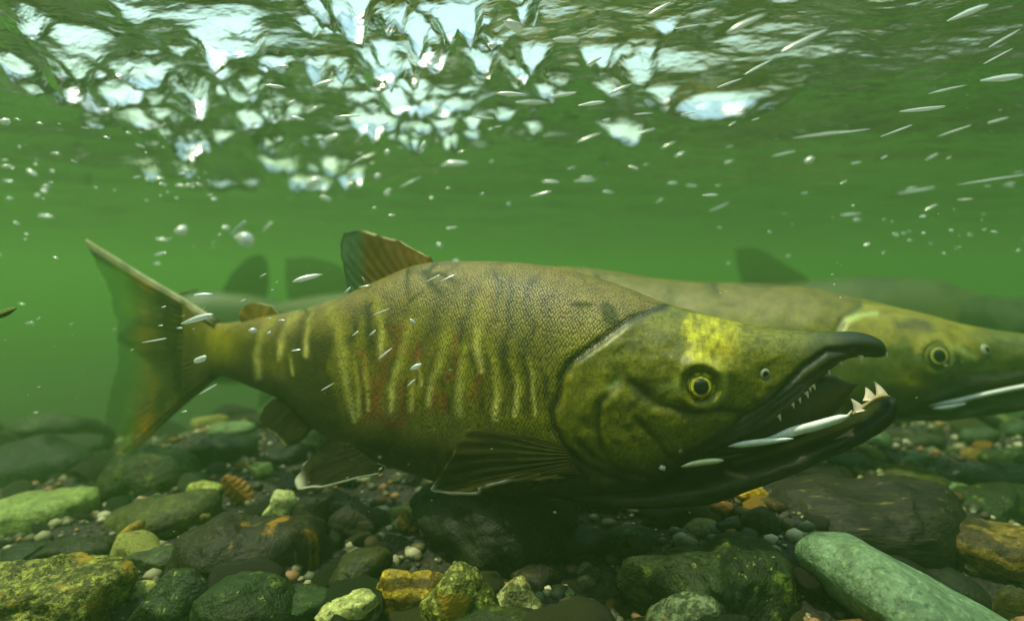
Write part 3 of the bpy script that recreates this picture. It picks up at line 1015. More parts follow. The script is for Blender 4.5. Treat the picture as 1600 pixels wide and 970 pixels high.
def strip(name, pts, d, thick, mat, parent, n=40, nv=14):
    """slim fleshy band: pts = (px, py, half width in px)"""
    q = along(pts, n)
    tx, ty = np.gradient(q[:, 0]), np.gradient(q[:, 1])
    ln = np.hypot(tx, ty)
    nx, ny = -ty / ln, tx / ln
    th = np.linspace(0, 2 * math.pi, nv, endpoint=False)
    dd = np.interp(np.linspace(0, 1, n), np.linspace(0, 1, len(d)), d) if hasattr(d, '__len__') else np.full(n, d)
    k = np.clip(np.minimum(np.arange(n), np.arange(n)[::-1]) / 4.0, .12, 1)
    w = q[:, 2] * np.sqrt(k)
    X = q[:, 0, None] + nx[:, None] * w[:, None] * np.cos(th)
    Y = q[:, 1, None] + ny[:, None] * w[:, None] * np.cos(th)
    D = dd[:, None] + thick * np.sqrt(k)[:, None] * np.sin(th)
    V = world_pt(X, Y, D)
    V = np.r_[V.reshape(-1, 3), [V[0].mean(0)], [V[-1].mean(0)]]
    Fc = grid_faces(n, nv, True)
    Fc += [(n * nv, (j + 1) % nv, j) for j in range(nv)] + [(n * nv + 1, (n - 1) * nv + j, (n - 1) * nv + (j + 1) % nv) for j in range(nv)]
    return link(name, mesh(name, V, Fc, mat), parent)


def tooth(b0, b1, tip, d, parent, mat=None):
    """curved cone standing on the gum between two pixels"""
    b0, b1, tip = np.array(b0, float), np.array(b1, float), np.array(tip, float)
    n, nv = 9, 12
    V = []
    mid = (b0 + b1) / 2
    w = np.linalg.norm(b1 - b0) / 2
    ax = (b1 - b0) / (2 * w)
    for i in range(n):
        s = i / (n - 1)
        bend = .22 * w * math.sin(s * math.pi)
        c = mid * (1 - s) + tip * s + ax * bend
        r = w * (1 - s) ** .85 + .35
        for j in range(nv):
            a = 2 * math.pi * j / nv
            p = c + ax * r * math.cos(a)
            V.append(world_pt(p[0], p[1], d + r * .8 * math.sin(a) * d / F))
    V = np.r_[np.array(V), [world_pt(*tip, d)], [world_pt(*mid, d)]]
    Fc = grid_faces(n, nv, True) + [(n * nv, (n - 1) * nv + (j + 1) % nv, (n - 1) * nv + j) for j in range(nv)] + [(n * nv + 1, j, (j + 1) % nv) for j in range(nv)]
    return link('tooth', mesh('tooth', V, Fc, mat or TOOTH), parent)


def dome(name, ctr, nrm, r, height, mat, parent, ring0=0.0, ex=1.0, col=None, nr=20, na=48, lift=0.0):
    """a shallow dome (or ring) sitting on the skin; closed with a skirt that goes into the flesh"""
    nrm = Vector(nrm)
    e1 = nrm.cross(Vector((0, 0, 1))).normalized()
    e2 = nrm.cross(e1).normalized()
    e1, e2, nv_, c = np.array(e1), np.array(e2), np.array(nrm), np.array(ctr)
    V, Cc = [], []
    rr = np.linspace(ring0, 1, nr)
    for q in rr:
        for j in range(na):
            a = 2 * math.pi * j / na
            hgt = height * math.sqrt(max(0, 1 - q * q * .98)) + lift
            V.append(c + (e1 * math.cos(a) * ex + e2 * math.sin(a)) * r * q + nv_ * hgt)
            if col is not None:
                Cc.append(col(q, a))
    for j in range(na):
        a = 2 * math.pi * j / na
        V.append(c + (e1 * math.cos(a) * ex + e2 * math.sin(a)) * r - nv_ * (height * .5 + .001))
        if col is not None:
            Cc.append(col(1, a))
    Fc = grid_faces(nr + 1, na, True)
    return link(name, mesh(name, V, Fc, mat, Cc if col is not None else None), parent)


# ---- the foremost salmon, head to the right
A_TOP = pchip([(286, 472), (306, 490), (325, 502), (345, 505), (400, 497), (450, 488), (500, 476), (545, 460), (600, 436), (660, 413), (700, 408), (760, 408), (820, 411), (870, 417),
               (920, 430), (980, 450), (1040, 474), (1100, 490), (1150, 503), (1200, 513), (1240, 517), (1290, 518), (1330, 518), (1352, 521), (1370, 528), (1380, 537), (1385, 549)])
A_BOT = pchip([(286, 632), (306, 610), (325, 594), (345, 588), (400, 606), (440, 622), (465, 637), (500, 668), (540, 694), (580, 713), (640, 733), (700, 751), (760, 763), (830, 770), (900, 775),
               (960, 772), (1000, 764), (1040, 744), (1080, 723), (1120, 702), (1170, 676), (1215, 648), (1250, 616), (1275, 592), (1300, 570), (1320, 560), (1345, 557), (1370, 558), (1380, 556), (1385, 551)])
A_DEP = pchip([(140, .84), (330, .73), (450, .685), (600, .63), (750, .585), (870, .555), (1000, .53), (1100, .515), (1390, .49)])
A_THK = pchip([(286, .001), (306, .0035), (325, .007), (345, .011), (400, .018), (465, .027), (540, .040), (640, .053), (760, .060), (870, .063), (940, .062), (1040, .054), (1100, .047), (1170, .037), (1240, .027), (1300, .019),
               (1350, .0145), (1372, .011), (1380, .007), (1385, .001)])

GILL = [(1040, 478), (984, 499), (934, 536), (893, 565), (877, 590), (874, 618), (863, 643), (866, 668), (881, 697), (903, 717), (942, 740), (990, 756)]
PREOP = [(965, 598), (938, 631), (934, 668), (942, 705), (962, 728), (1000, 742)]
CHEEK = [(980, 590), (996, 606), (1025, 631), (1083, 643), (1124, 640), (1160, 644)]
CHEEK2 = [(996, 655), (1030, 690), (1046, 715)]
MAXUP = [(1335, 549), (1293, 549), (1255, 575), (1209, 622), (1157, 655), (1120, 684), (1060, 716)]
MAXLO = [(1250, 606), (1215, 634), (1170, 664), (1120, 690), (1066, 722)]
OPLOW = [(905, 690), (925, 712), (965, 738), (1040, 748)]


def soft(dist, w):
    return np.exp(-(dist / w) ** 2)


def gill_side(X, Y):
    """positive in front of the gill opening, in px"""
    g = np.array(GILL)
    o = np.argsort(g[:, 1])
    gx = np.interp(Y, g[o, 1], g[o, 0])
    return X - gx


def a_relief(X, Y):
    r = np.zeros(X.shape)
    gs = gill_side(X, Y)
    inr = smooth(474, 500, Y) * smooth(775, 740, Y)
    r += .0028 * smooth(-8, 22, gs) * inr * smooth(300, 90, gs)
    dg, _ = line_dist(X, Y, GILL)
    r -= .0028 * soft(dg, 7) * inr
    for ln, dp, w in ((PREOP, .0020, 8), (CHEEK, .0018, 8), (CHEEK2, .0018, 6), (MAXUP, .0026, 6), (MAXLO, .0018, 5), (OPLOW, .0026, 6)):
        q, _ = line_dist(X, Y, ln)
        r -= dp * soft(q, w)
    # raised rim of the upper jaw, bony ridge over the eye, sunken cheek behind it
    q, _ = line_dist(X, Y, [(1320, 560), (1250, 598), (1180, 655), (1110, 698), (1060, 722)])
    r += .0009 * soft(q, 12)
    q, _ = line_dist(X, Y, [(1060, 566), (1095, 560), (1135, 578)])
    r += .0028 * soft(q, 14)
    e = np.hypot(X - 1095, (Y - 601))
    r += .0030 * soft(e - 34, 9) - .0035 * soft(e, 20)
    q, _ = line_dist(X, Y, [(985, 610), (1040, 625)])
    r -= .0020 * soft(q, 16)
    r -= .0022 * soft(np.hypot(X - 1195, Y - 585), 9)
    r += (  .0013 * fbm(X / 60, Y / 45, 2, 3, 31) + .0003 * fbm(X / 14, Y / 12, 8, 2, 33)) * smooth(860, 930, X) * smooth(1320, 1200, X)
    r += .0006 * fbm(X / 40, Y / 60, 4, 2, 35) * smooth(900, 840, X)
    return r


def C3(r, g, b):
    return np.array([r, g, b], float)


def lay(col, mask, c):
    m = np.clip(mask, 0, 1)[..., None]
    return col * (1 - m) + np.asarray(c) * m


BARS = [([(518, 480), (524, 505), (534, 544), (541, 606), (553, 657)], 11, 4.5), ([(552, 560), (560, 610), (559, 650)], 5, 4), ([(570, 560), (573, 596), (577, 640)], 4.5, 3),
        ([(640, 500), (627, 553), (614, 600), (613, 640)], 9, 4.5), ([(646, 580), (642, 610), (641, 640)], 4.5, 4), ([(700, 520), (688, 563), (677, 591), (670, 632)], 10, 4.5),
        ([(727, 540), (721, 568), (718, 606), (717, 646)], 7, 6), ([(770, 540), (774, 572), (776, 615), (774, 655)], 7, 5), ([(800, 560), (809, 606), (807, 648)], 5, 4),
        ([(828, 560), (833, 596), (835, 646)], 4, 3), ([(486, 480), (482, 500), (477, 530), (480, 556)], 6, 4), ([(470, 486), (452, 501), (438, 530), (439, 558)], 7, 5),
        ([(425, 500), (408, 520), (401, 553), (406, 590)], 7, 5), ([(455, 555), (458, 585)], 3, 2), ([(590, 470), (598, 520), (592, 560)], 8, 4), ([(655, 560), (658, 600)], 4, 3),
        ([(750, 480), (745, 540), (752, 580)], 12, 4)]
REDS = [([(622, 515), (631, 549)], 7), ([(606, 550), (590, 600), (584, 648)], 11), ([(712, 525), (707, 590)], 5), ([(752, 585), (740, 622)], 5), ([(683, 590), (674, 636)], 5),
        ([(655, 545), (650, 600), (645, 640)], 6), ([(630, 600), (626, 650), (618, 664)], 8), ([(566, 550), (567, 610), (566, 660)], 5), ([(695, 610), (690, 640)], 5), ([(560, 655), (552, 672)], 5), ([(600, 650), (606, 664)], 6)]
DARKS = [([(800, 440), (795, 500), (790, 550)], 9), ([(835, 440), (826, 490), (828, 540)], 8), ([(775, 430), (772, 500)], 6), ([(860, 450), (852, 520)], 7), ([(690, 470), (668, 530), (655, 560)], 9),
         ([(740, 450), (722, 520), (735, 560)], 7), ([(610, 470), (616, 540)], 8), ([(570, 480), (582, 560)], 7), ([(550, 480), (550, 560)], 5), ([(755, 560), (752, 640)], 8), ([(700, 560), (699, 640)], 6),
         ([(788, 560), (790, 640)], 6), ([(818, 555), (822, 640)], 6), ([(845, 560), (850, 620)], 6)]


def a_color(X, Y):
    V = (Y - A_TOP(X)) / (A_BOT(X) - A_TOP(X))
    n1 = fbm(X / 26, Y / 40, 1, 4, 51)
    n2 = fbm(X / 7, Y / 12, 2, 3, 52)
    wx = X + 7 * fbm(X / 30, Y / 30, 3, 3, 53)
    col = np.broadcast_to(C3(.150, .136, .018), X.shape + (3,)).copy()
    col = lay(col, smooth(.42, .08, V + .14 * n1), C3(.150, .115, .034))
    col = lay(col, smooth(.62, .80, V + .05 * n1) * smooth(830, 720, X), C3(.125, .110, .050))
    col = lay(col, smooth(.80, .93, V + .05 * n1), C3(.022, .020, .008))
    body = smooth(900, 840, X)
    col = lay(col, .5 * smooth(.1, .9, n2) * body, C3(.10, .085, .03))
    # tail end and the broad dark block behind the bars
    col = lay(col, .88 * smooth(425, 470, wx) * smooth(528, 512, wx + (Y - 560) * -.12) * smooth(.12, .36, V) * smooth(1.0, .80, V), C3(.022, .018, .007))
    col = lay(col, .75 * smooth(445, 395, wx) * smooth(.15, .45, V), C3(.035, .026, .010))
    for pts, w in DARKS:
        q, t = line_dist(wx, Y, pts)
        col = lay(col, .85 * soft(q, w * 1.15) * (.8 + .5 * n1), C3(.040, .034, .012))
    for pts, w in REDS:
        q, t = line_dist(wx, Y, pts)
        col = lay(col, .80 * soft(q, w * 1.15) * np.clip(.8 + .5 * n2 + .3 * n1, 0, 1), C3(.21, .055, .040))
    for pts, w0, w1 in BARS:
        q, t = line_dist(X - 2.0 * n1 + 9.5, Y, pts)
        col = lay(col, .6 * soft(q, 4.5) * smooth(.05, .3, t), C3(.045, .034, .014))
    for pts, w0, w1 in BARS:
        q, t = line_dist(X + 2.0 * n1 + .5 * n2, Y, pts)
        w = w0 + (w1 - w0) * t
        col = lay(col, (.5 + .5 * t) * soft(q, w * .95) * np.clip(1.0 + .25 * n1, 0, 1), C3(.30, .28, .05) * (1 - t[..., None]) + C3(.47, .43, .28) * t[..., None])
    # yellow saddle just before the tail
    col = lay(col, .85 * soft(np.hypot((X - 345) / 1.0, (Y - 535) * .8), 24), C3(.30, .26, .02))
    # lateral line
    q, t = line_dist(X, Y, [(874, 560), (800, 556), (700, 556), (600, 560), (500, 560), (400, 556)])
    col = lay(col, .45 * soft(q, 2.2) * body, C3(.05, .045, .018))
    # ---- head
    hd = smooth(-4, 8, gill_side(X, Y)) * smooth(868, 885, X)
    hc = np.broadcast_to(C3(.150, .148, .013), X.shape + (3,)).copy()
    hc = lay(hc, .7 * smooth(.2, 1.0, n1 + .4 * n2), C3(.10, .10, .012))
    hc = lay(hc, .55 * smooth(.1, .8, fbm(X / 60, Y / 18, 6, 3, 61)), C3(.225, .215, .03))
    fine = fbm(X / 5, Y / 5, 9, 3, 64)
    hc = lay(hc, .55 * smooth(.15, .7, fine), C3(.06, .06, .010))
    hc = lay(hc, .45 * smooth(.25, .8, fbm(X / 9, Y / 6, 3, 3, 65)), C3(.24, .23, .04))
    # dark veins of the cheek
    vein = np.abs(fbm(X / 20, Y / 20, 7, 3, 62))
    hc = lay(hc, .85 * smooth(.09, .0, vein) * soft(np.hypot((X - 990) / 1.5, Y - 665), 60), C3(.03, .03, .008))
    hc = lay(hc, .6 * smooth(1175, 1290, X), C3(.045, .065, .018))
    hc = lay(hc, .92 * smooth(1250, 1345, X), C3(.008, .012, .005))
    # sunlit patch over the eye, painted into the skin colour as yellow
    sun_patch = smooth(1064, 1080, X + 5 * n2) * smooth(1180, 1105, X + 14 * n1) * smooth(585, 545, Y + 6 * n1) * smooth(484, 500, Y)
    hc = lay(hc, .85 * sun_patch, C3(.43, .40, .02) * (1 + .5 * n2[..., None]))
    hc = lay(hc, .6 * sun_patch * soft(np.hypot(X - 1135, Y - 545), 16), C3(.42, .30, .04))
    hc = lay(hc, .8 * soft(np.abs(np.hypot(X - 1096, Y - 600) - 36), 6) * smooth(1075, 1110, X), C3(.42, .40, .12))
    hc = lay(hc, .7 * soft(line_dist(X, Y, [(1035, 605), (1062, 602)])[0], 9), C3(.24, .30, .16))
    hc = lay(hc, .8 * soft(np.hypot((X - 1012) / 1.5, Y - 608), 14), C3(.035, .035, .012))
    for ln, w, a in ((CHEEK, 6, .8), (CHEEK2, 5, .75), (PREOP, 5, .6), (OPLOW, 6, .75), (MAXUP, 5, .75), (MAXLO, 4, .75)):
        q, t = line_dist(X, Y, ln)
        hc = lay(hc, a * soft(q, w), C3(.022, .022, .009))
    q, t = line_dist(X, Y, [(1320, 560), (1250, 600), (1180, 657), (1110, 700), (1060, 722)])
    hc = lay(hc, .92 * soft(q, 21), C3(.010, .013, .005))
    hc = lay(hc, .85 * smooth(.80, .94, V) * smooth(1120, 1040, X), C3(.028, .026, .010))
    hc = lay(hc, .9 * soft(line_dist(X, Y, [(953, 605), (966, 594)])[0], 4), C3(.42, .48, .34))
    hc = lay(hc, .55 * soft(line_dist(X, Y, [(905, 712), (925, 727)])[0], 3.5), C3(.34, .36, .22))
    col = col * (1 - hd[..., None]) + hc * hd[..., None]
    q, t = line_dist(X, Y, GILL)
    col = lay(col, .85 * soft(q - 1, 5) * smooth(-1, .06, t), C3(.018, .018, .008))
    return np.concatenate([col, ((1 - hd) * smooth(.93, .75, V) * smooth(360, 430, X))[..., None]], -1)


def a_jaw_color(X, Y):
    n1 = fbm(X / 30, Y / 14, 1, 4, 71)
    c = np.broadcast_to(C3(.008, .009, .004), X.shape + (3,)).copy()
    c = lay(c, .6 * smooth(.1, .8, n1), C3(.026, .024, .008))
    q, _ = line_dist(X, Y, [(1149, 722), (1210, 705), (1272, 683), (1330, 660), (1360, 644)])
    c = lay(c, .75 * soft(q, 5), C3(.17, .145, .06))
    q, _ = line_dist(X, Y, [(1372, 634), (1350, 645)])
    c = lay(c, .6 * soft(q, 6), C3(.28, .22, .05))
    c = lay(c, .7 * soft(line_dist(X, Y, [(1135, 738), (1165, 746)])[0], 3), C3(.2, .14, .09))
    return np.concatenate([c, 0 * X[..., None]], -1)


def fin_dorsal(s, t, rid, X, Y):
    n = noise3(X / 9, Y / 9, 0, 3)
    c = np.broadcast_to(C3(.20, .135, .03), s.shape + (3,)).copy()
    c = lay(c, .55 * rid, C3(.11, .075, .02))
    e = smooth(576, 556, X + 5 * n)
    c = lay(c, .9 * e, C3(.10, .19, .10))
    c = lay(c, smooth(.93, .985, s) * e, C3(.03, .05, .03))
    c = lay(c, .95 * smooth(.93, .97, s) * smooth(562, 575, X) * np.clip(.75 + n, 0, 1), C3(.85, .80, .45))  # rim light on the leading edge, painted as a pale colour
    return np.concatenate([c, (1 - .25 * e)[..., None]], -1)


def fin_tail(s, t, rid, X, Y):
    n = fbm(X / 22, Y / 30, 0, 3, 5)
    c = np.broadcast_to(C3(.085, .085, .016), s.shape + (3,)).copy()
    c = lay(c, .4 * rid, C3(.045, .04, .014))
    c = lay(c, .75 * smooth(.1, .8, n) * smooth(.2, .5, s), C3(.035, .06, .018))
    c = lay(c, .85 * soft(X - 220 - 8 * n, 17) * np.clip(.7 + .8 * n, 0, 1), C3(.42, .22, .012))
    c = lay(c, .85 * soft(X - 196 - 6 * n, 12) * np.clip(.75 + .6 * n, 0, 1), C3(.20, .36, .012))
    e = smooth(.80, .94, s)
    c = lay(c, e, C3(.045, .085, .05))
    c = lay(c, .95 * smooth(.955, .985, t) * smooth(.01, .1, s), C3(.62, .60, .36))  # upper edge paled in the colour to show rim light
    c = lay(c, .5 * smooth(.045, .015, t), C3(.12, .10, .03))
    return np.concatenate([c, (.88 - .70 * smooth(.30, .92, s) * smooth(.99, .9, t))[..., None]], -1)


def fin_plain(base, ray, edge=None, alpha=.95):
    def f(s, t, rid, X, Y):
        s = s + 0 * X
        c = np.broadcast_to(C3(*base), s.shape + (3,)).copy()
        c = lay(c, .7 * smooth(.25, .9, rid) * (.6 + .5 * noise3(s * 4, t * 8, 1, 6)), C3(*ray))
        if edge:
            for test, cc in edge:
                c = lay(c, test(s, X, Y), C3(*cc))
        return np.concatenate([c, (alpha - .25 * s)[..., None]], -1)
    return f


def salmon_a():
    root = empty('salmon', world_pt(850, 620, .555))
    tag(root, 'big foremost olive salmon with open hooked jaws, white teeth and reddish bars', 'salmon', 'salmon holding in the stream')
    xs = np.unique(np.r_[np.linspace(286, 860, 320), np.linspace(860, 1340, 330), 1340 + 45 * np.sin(np.linspace(0, math.pi / 2, 40))])
    lf = Loft(A_TOP, A_BOT, A_DEP, A_THK, xs, 320, a_relief, 2.2)
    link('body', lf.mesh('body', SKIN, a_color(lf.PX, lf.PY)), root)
    # lower jaw
    jt = pchip([(880, 712), (940, 738), (1000, 742), (1066, 734), (1149, 716), (1210, 702), (1272, 680), (1330, 657), (1352, 645), (1370, 631), (1385, 619), (1393, 618), (1400, 626), (1403, 640)])
    jb = pchip([(880, 770), (940, 777), (1000, 780), (1091, 778), (1169, 756), (1272, 718), (1347, 685), (1384, 664), (1396, 652), (1403, 642)])
    jd = pchip([(880, .553), (1000, .53), (1100, .515), (1403, .49)])
    jh = pchip([(880, .035), (1000, .041), (1100, .036), (1200, .027), (1300, .020), (1360, .0165), (1385, .013), (1397, .008), (1403, .001)])
    jx = np.r_[np.linspace(880, 1350, 200), 1350 + 53 * np.sin(np.linspace(.02, math.pi / 2, 40))]

    def jrel(X, Y):
        r = .0008 * fbm(X / 40, Y / 20, 1, 3, 8)
        q, _ = line_dist(X, Y, [(1060, 742), (1150, 728), (1250, 700), (1330, 668)])
        return r - .0016 * soft(q, 6)
    lj = Loft(jt, jb, jd, jh, jx, 96, jrel, 2.3)
    jaw = link('lower_jaw', lj.mesh('lower_jaw', HEADSKIN, a_jaw_color(lj.PX, lj.PY)), root)
    # mouth: lining between the jaws, tongue and pale lip bands
    strip('mouth_lining', [(1090, 712, 8), (1150, 694, 16), (1200, 672, 30), (1245, 645, 36), (1278, 622, 36), (1306, 611, 26), (1328, 604, 12), (1340, 600, 5)], [.515, .512, .506], .010, LINING, root)
    strip('tongue', [(1180, 692, 2), (1210, 684, 5.5), (1240, 674, 8), (1275, 665, 8), (1305, 656, 7), (1328, 649, 5)], [.497, .480, .474], .004, GUM, root)
    strip('lip', [(1137, 697, 2), (1160, 694, 5), (1185, 691, 5.5), (1212, 688, 4.5), (1240, 685, 2)], [.486, .480, .480], .003, GUM, root)
    strip('lip', [(1064, 729, 1.5), (1085, 724, 4.5), (1108, 721, 5), (1131, 719, 3)], [.480, .477, .477], .003, plain_material('pale_lip', (.66, .66, .40)), root)
    for b0, b1, tp, dd in (((1334, 645), (1354, 641), (1329, 622), .476), ((1348, 626), (1370, 625), (1352, 604), .478), ((1369, 619), (1387, 617), (1365, 595), .484), ((1340, 555), (1349, 555), (1346, 567), .481),
                           ((1380, 551), (1386, 549), (1386, 559), .485), ((1308, 564), (1314, 562), (1316, 572), .483), ((1290, 577), (1296, 574), (1297, 586), .482), ((1266, 602), (1272, 598), (1274, 609), .482),
                           ((1262, 606), (1267, 602), (1267, 613), .482), ((1256, 614), (1262, 610), (1263, 622), .482), ((1246, 624), (1251, 620), (1251, 630), .482), ((1236, 632), (1240, 628), (1241, 638), .482),
                           ((1214, 650), (1219, 646), (1220, 658), .482), ((1318, 652), (1328, 648), (1331, 640), .474)):
        tooth(b0, b1, tp, dd, root)
    strip('gum', [(1326, 650, 2), (1340, 643, 5), (1352, 634, 5), (1366, 624, 5), (1380, 619, 4.5), (1391, 619, 2)], .479, .006, plain_material('gum_tan', (.34, .27, .10), .45, .3), root)
    # eye
    p, nn = lf.at(1095, 601)
    k = p[1] / F

    def sclera(q, a):
        n = float(fbm(math.cos(a) * q * 4, math.sin(a) * q * 4, 1, 3, 91))
        c = np.array((.50, .47, .09)) * (1 - .75 * max(0, min(1, .5 + 1.1 * n)))
        if q > .86:
            c = c * .25
        return tuple(c) + (0,)

    def iris_c(q, a):
        n = float(noise3(a * 5, q * 6, 0, 12))
        c = np.array((.75, .70, .08)) * (.75 + .4 * n)
        if q < .74:
            c = c * .5
        if q > .86:
            c = c * .3
        if math.sin(a) > .75:
            c = c * .6 + np.array((.12, .03, .01))
        return tuple(c) + (0,)
    eye = dome('eye', p - nn * .0045, nn, 30 * k, .0105, HEADSKIN, root, 0, 1, sclera)
    q = p + nn * .0052 + np.array((-.0012, 0, -.0016))
    iris = dome('iris', q, nn, 18 * k, .0016, HEADSKIN, eye, 0.52, 1, iris_c)
    dome('pupil', q + nn * .0012, nn, 11.5 * k, .0020, PUPIL, eye, 0, 1)
    p, nn = lf.at(1195, 585)
    k = p[1] / F
    no = dome('nostril', p - nn * .0012, nn, 11.5 * k, .0042, NOSE, root, .45, .85)
    dome('nostril_pit', p - nn * .0005, nn, 6.4 * k, .0012, DARKPIT, no, 0, .8)
    # fins
    fin('dorsal_fin', [(548, 462, .645), (590, 445, .635), (630, 430, .625), (676, 411, .615)], [(545, 458, .645), (541, 425, .645), (534, 380, .645), (540, 362, .644), (570, 361, .638), (610, 372, .630), (645, 388, .622), (673, 402, .616)],
        13, fin_dorsal, root, .006, seed=1)
    fin('tail_fin', [(338, 588, .725), (348, 560, .722), (350, 530, .722), (340, 503, .725)],
        [(135, 765, .85), (148, 712, .845), (168, 640, .83), (180, 570, .82), (175, 490, .83), (160, 430, .845), (147, 376, .855)], 20, fin_tail, root, .012, ns=44, ripple=.012, seed=2)
    fin('adipose_fin', [(386, 512, .705), (404, 506, .70), (424, 500, .695)], [(378, 505, .707), (374, 490, .707), (388, 478, .703), (408, 473, .70), (425, 478, .697), (434, 492, .694)], 5,
        fin_plain((.28, .20, .03), (.20, .14, .025), [(lambda s, X, Y: .9 * smooth(.9, .97, s) * smooth(398, 410, X), (.6, .6, .35))]), root, .008, seed=3)  # bright rim light is coloured onto the edge of the lobe
    fin('pelvic_fin', [(545, 694, .60), (570, 712, .59), (600, 733, .58)], [(512, 684, .60), (490, 712, .595), (470, 738, .585), (462, 752, .58), (466, 764, .575), (500, 763, .57), (545, 752, .57), (597, 735, .575)], 9,
        fin_plain((.022, .022, .009), (.012, .012, .006), [(lambda s, X, Y: .95 * soft(np.hypot((X - 466) * 1.3, (Y - 752) * .9), 11), (.85, .85, .6)), (lambda s, X, Y: .95 * smooth(.93, .97, s) * smooth(462, 475, X) * smooth(735, 750, Y + (X - 470) * .16), (.7, .72, .5))], .97), root, .005, seed=4, ns=36)
    fin('pectoral_fin', [(880, 700, .497), (893, 720, .492), (905, 745, .49)], [(830, 684, .492), (755, 669, .48), (725, 684, .475), (702, 714, .47), (684, 745, .468), (674, 764, .466), (720, 770, .466), (790, 758, .47), (860, 745, .478)], 15,
        fin_plain((.026, .025, .008), (.085, .080, .018), [(lambda s, X, Y: .7 * smooth(.965, .99, s) * smooth(752, 762, Y), (.5, .52, .4))], .99), root, .007, ns=44, ripple=.006, seed=5)
    fin('anal_fin', [(432, 622, .675), (462, 642, .66), (492, 666, .648)], [(428, 624, .676), (408, 640, .68), (402, 657, .68), (414, 668, .674), (430, 676, .668), (447, 698, .657), (468, 690, .652), (490, 668, .648)], 9,
        fin_plain((.030, .026, .010), (.018, .016, .007), [(lambda s, X, Y: .9 * smooth(.90, .96, s) * smooth(655, 665, Y) * smooth(462, 450, X) * np.clip(.6 + 1.2 * noise3(X / 7, Y / 7, 0, 5), 0, 1), (.50, .46, .2))], .9), root, .005, seed=6)
    return root


salmon_a()


# ---- the salmon behind it, and those far off in the murk
def salmon_behind(label, top, bot, dep, thk, pattern, xs, fins, extra=None):
    root = empty('salmon', world_pt(float(np.mean(xs)), float(top(np.mean(xs)) + bot(np.mean(xs))) / 2, float(dep(np.mean(xs)))))
    tag(root, label, 'salmon', 'salmon holding in the stream')
    lf = Loft(top, bot, dep, thk, xs, 128, extra['relief'] if extra else None, 2.15)
    link('body', lf.mesh('body', SKIN, pattern(lf.PX, lf.PY)), root)
    for nm, base, tp, rays, cf, sd in fins:
        fin(nm, base, tp, rays, cf, root, .006, seed=sd, per=4)
    return root, lf


B_TOP = pchip([(500, 500), (600, 470), (760, 428), (880, 416), (960, 424), (1020, 434), (1100, 440), (1165, 442), (1250, 447), (1310, 459), (1370, 473), (1440, 489), (1500, 505), (1560, 516), (1620, 524), (1670, 536), (1684, 552)])
B_BOT = pchip([(500, 560), (600, 600), (760, 650), (900, 682), (1100, 690), (1250, 680), (1350, 662), (1390, 645), (1430, 628), (1480, 615), (1540, 606), (1600, 596), (1650, 588), (1675, 580), (1684, 560)])
B_DEP = pchip([(450, 1.12), (700, 1.0), (900, .92), (1200, .84), (1400, .80), (1700, .76)])
B_THK = pchip([(500, .018), (700, .050), (900, .075), (1200, .085), (1320, .083), (1440, .068), (1540, .045), (1620, .028), (1670, .016), (1684, .001)])
B_GILL = [(1345, 478), (1318, 500), (1300, 530), (1294, 570), (1302, 610), (1325, 640)]


def b_relief(X, Y):
    g = np.array(B_GILL)
    gx = np.interp(Y, g[:, 1], g[:, 0])
    r = .005 * smooth(-4, 12, X - gx) * smooth(260, 60, X - gx) * smooth(474, 495, Y)
    r -= .003 * soft(line_dist(X, Y, B_GILL)[0], 6)
    e = np.hypot(X - 1462, Y - 556)
    r += .004 * soft(e - 26, 8)
    r -= .002 * soft(line_dist(X, Y, [(1400, 560), (1420, 590), (1470, 600), (1540, 596)])[0], 8)
    return r + .0015 * fbm(X / 50, Y / 40, 3, 3, 14)


def b_color(X, Y):
    V = (Y - B_TOP(X)) / (B_BOT(X) - B_TOP(X))
    n1, n2 = fbm(X / 30, Y / 30, 5, 4, 151), fbm(X / 8, Y / 9, 5, 3, 152)
    c = np.broadcast_to(C3(.19, .18, .03), X.shape + (3,)).copy()
    c = lay(c, smooth(.30, .05, V + .1 * n1), C3(.15, .125, .045))
    c = lay(c, .6 * smooth(.15, .7, n1), C3(.10, .095, .02))
    c = lay(c, .5 * smooth(.1, .8, n2), C3(.13, .12, .035))
    c = lay(c, .8 * smooth(.55, .75, V + .1 * n1), C3(.12, .13, .04))
    g = np.array(B_GILL)
    hd = smooth(-4, 8, X - np.interp(Y, g[:, 1], g[:, 0]))
    h = np.broadcast_to(C3(.23, .205, .035), X.shape + (3,)).copy()
    h = lay(h, smooth(.34, .48, V + .14 * n1), C3(.10, .125, .05))
    h = lay(h, .85 * smooth(1500, 1560, X), C3(.09, .11, .04))
    h = lay(h, .8 * soft(line_dist(X, Y, [(1390, 505), (1440, 508), (1480, 520)])[0], 9) * (.6 + n1), C3(.10, .09, .03))
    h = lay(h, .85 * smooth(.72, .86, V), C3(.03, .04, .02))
    h = lay(h, .7 * soft(line_dist(X, Y, [(1465, 535), (1500, 548), (1525, 560)])[0], 5), C3(.40, .44, .26))
    h = lay(h, .85 * soft(np.hypot((X - 1425) / 1.6, Y - 592), 18), C3(.24, .21, .03))
    c = c * (1 - hd[..., None]) + h * hd[..., None]
    c = lay(c, .75 * soft(line_dist(X, Y, B_GILL)[0], 5), C3(.05, .06, .03))
    c = lay(c, .8 * soft(line_dist(X, Y, [(1322, 500), (1345, 492), (1368, 489)])[0], 4), C3(.42, .50, .34))
    return np.concatenate([c, (.7 * (1 - hd))[..., None]], -1)


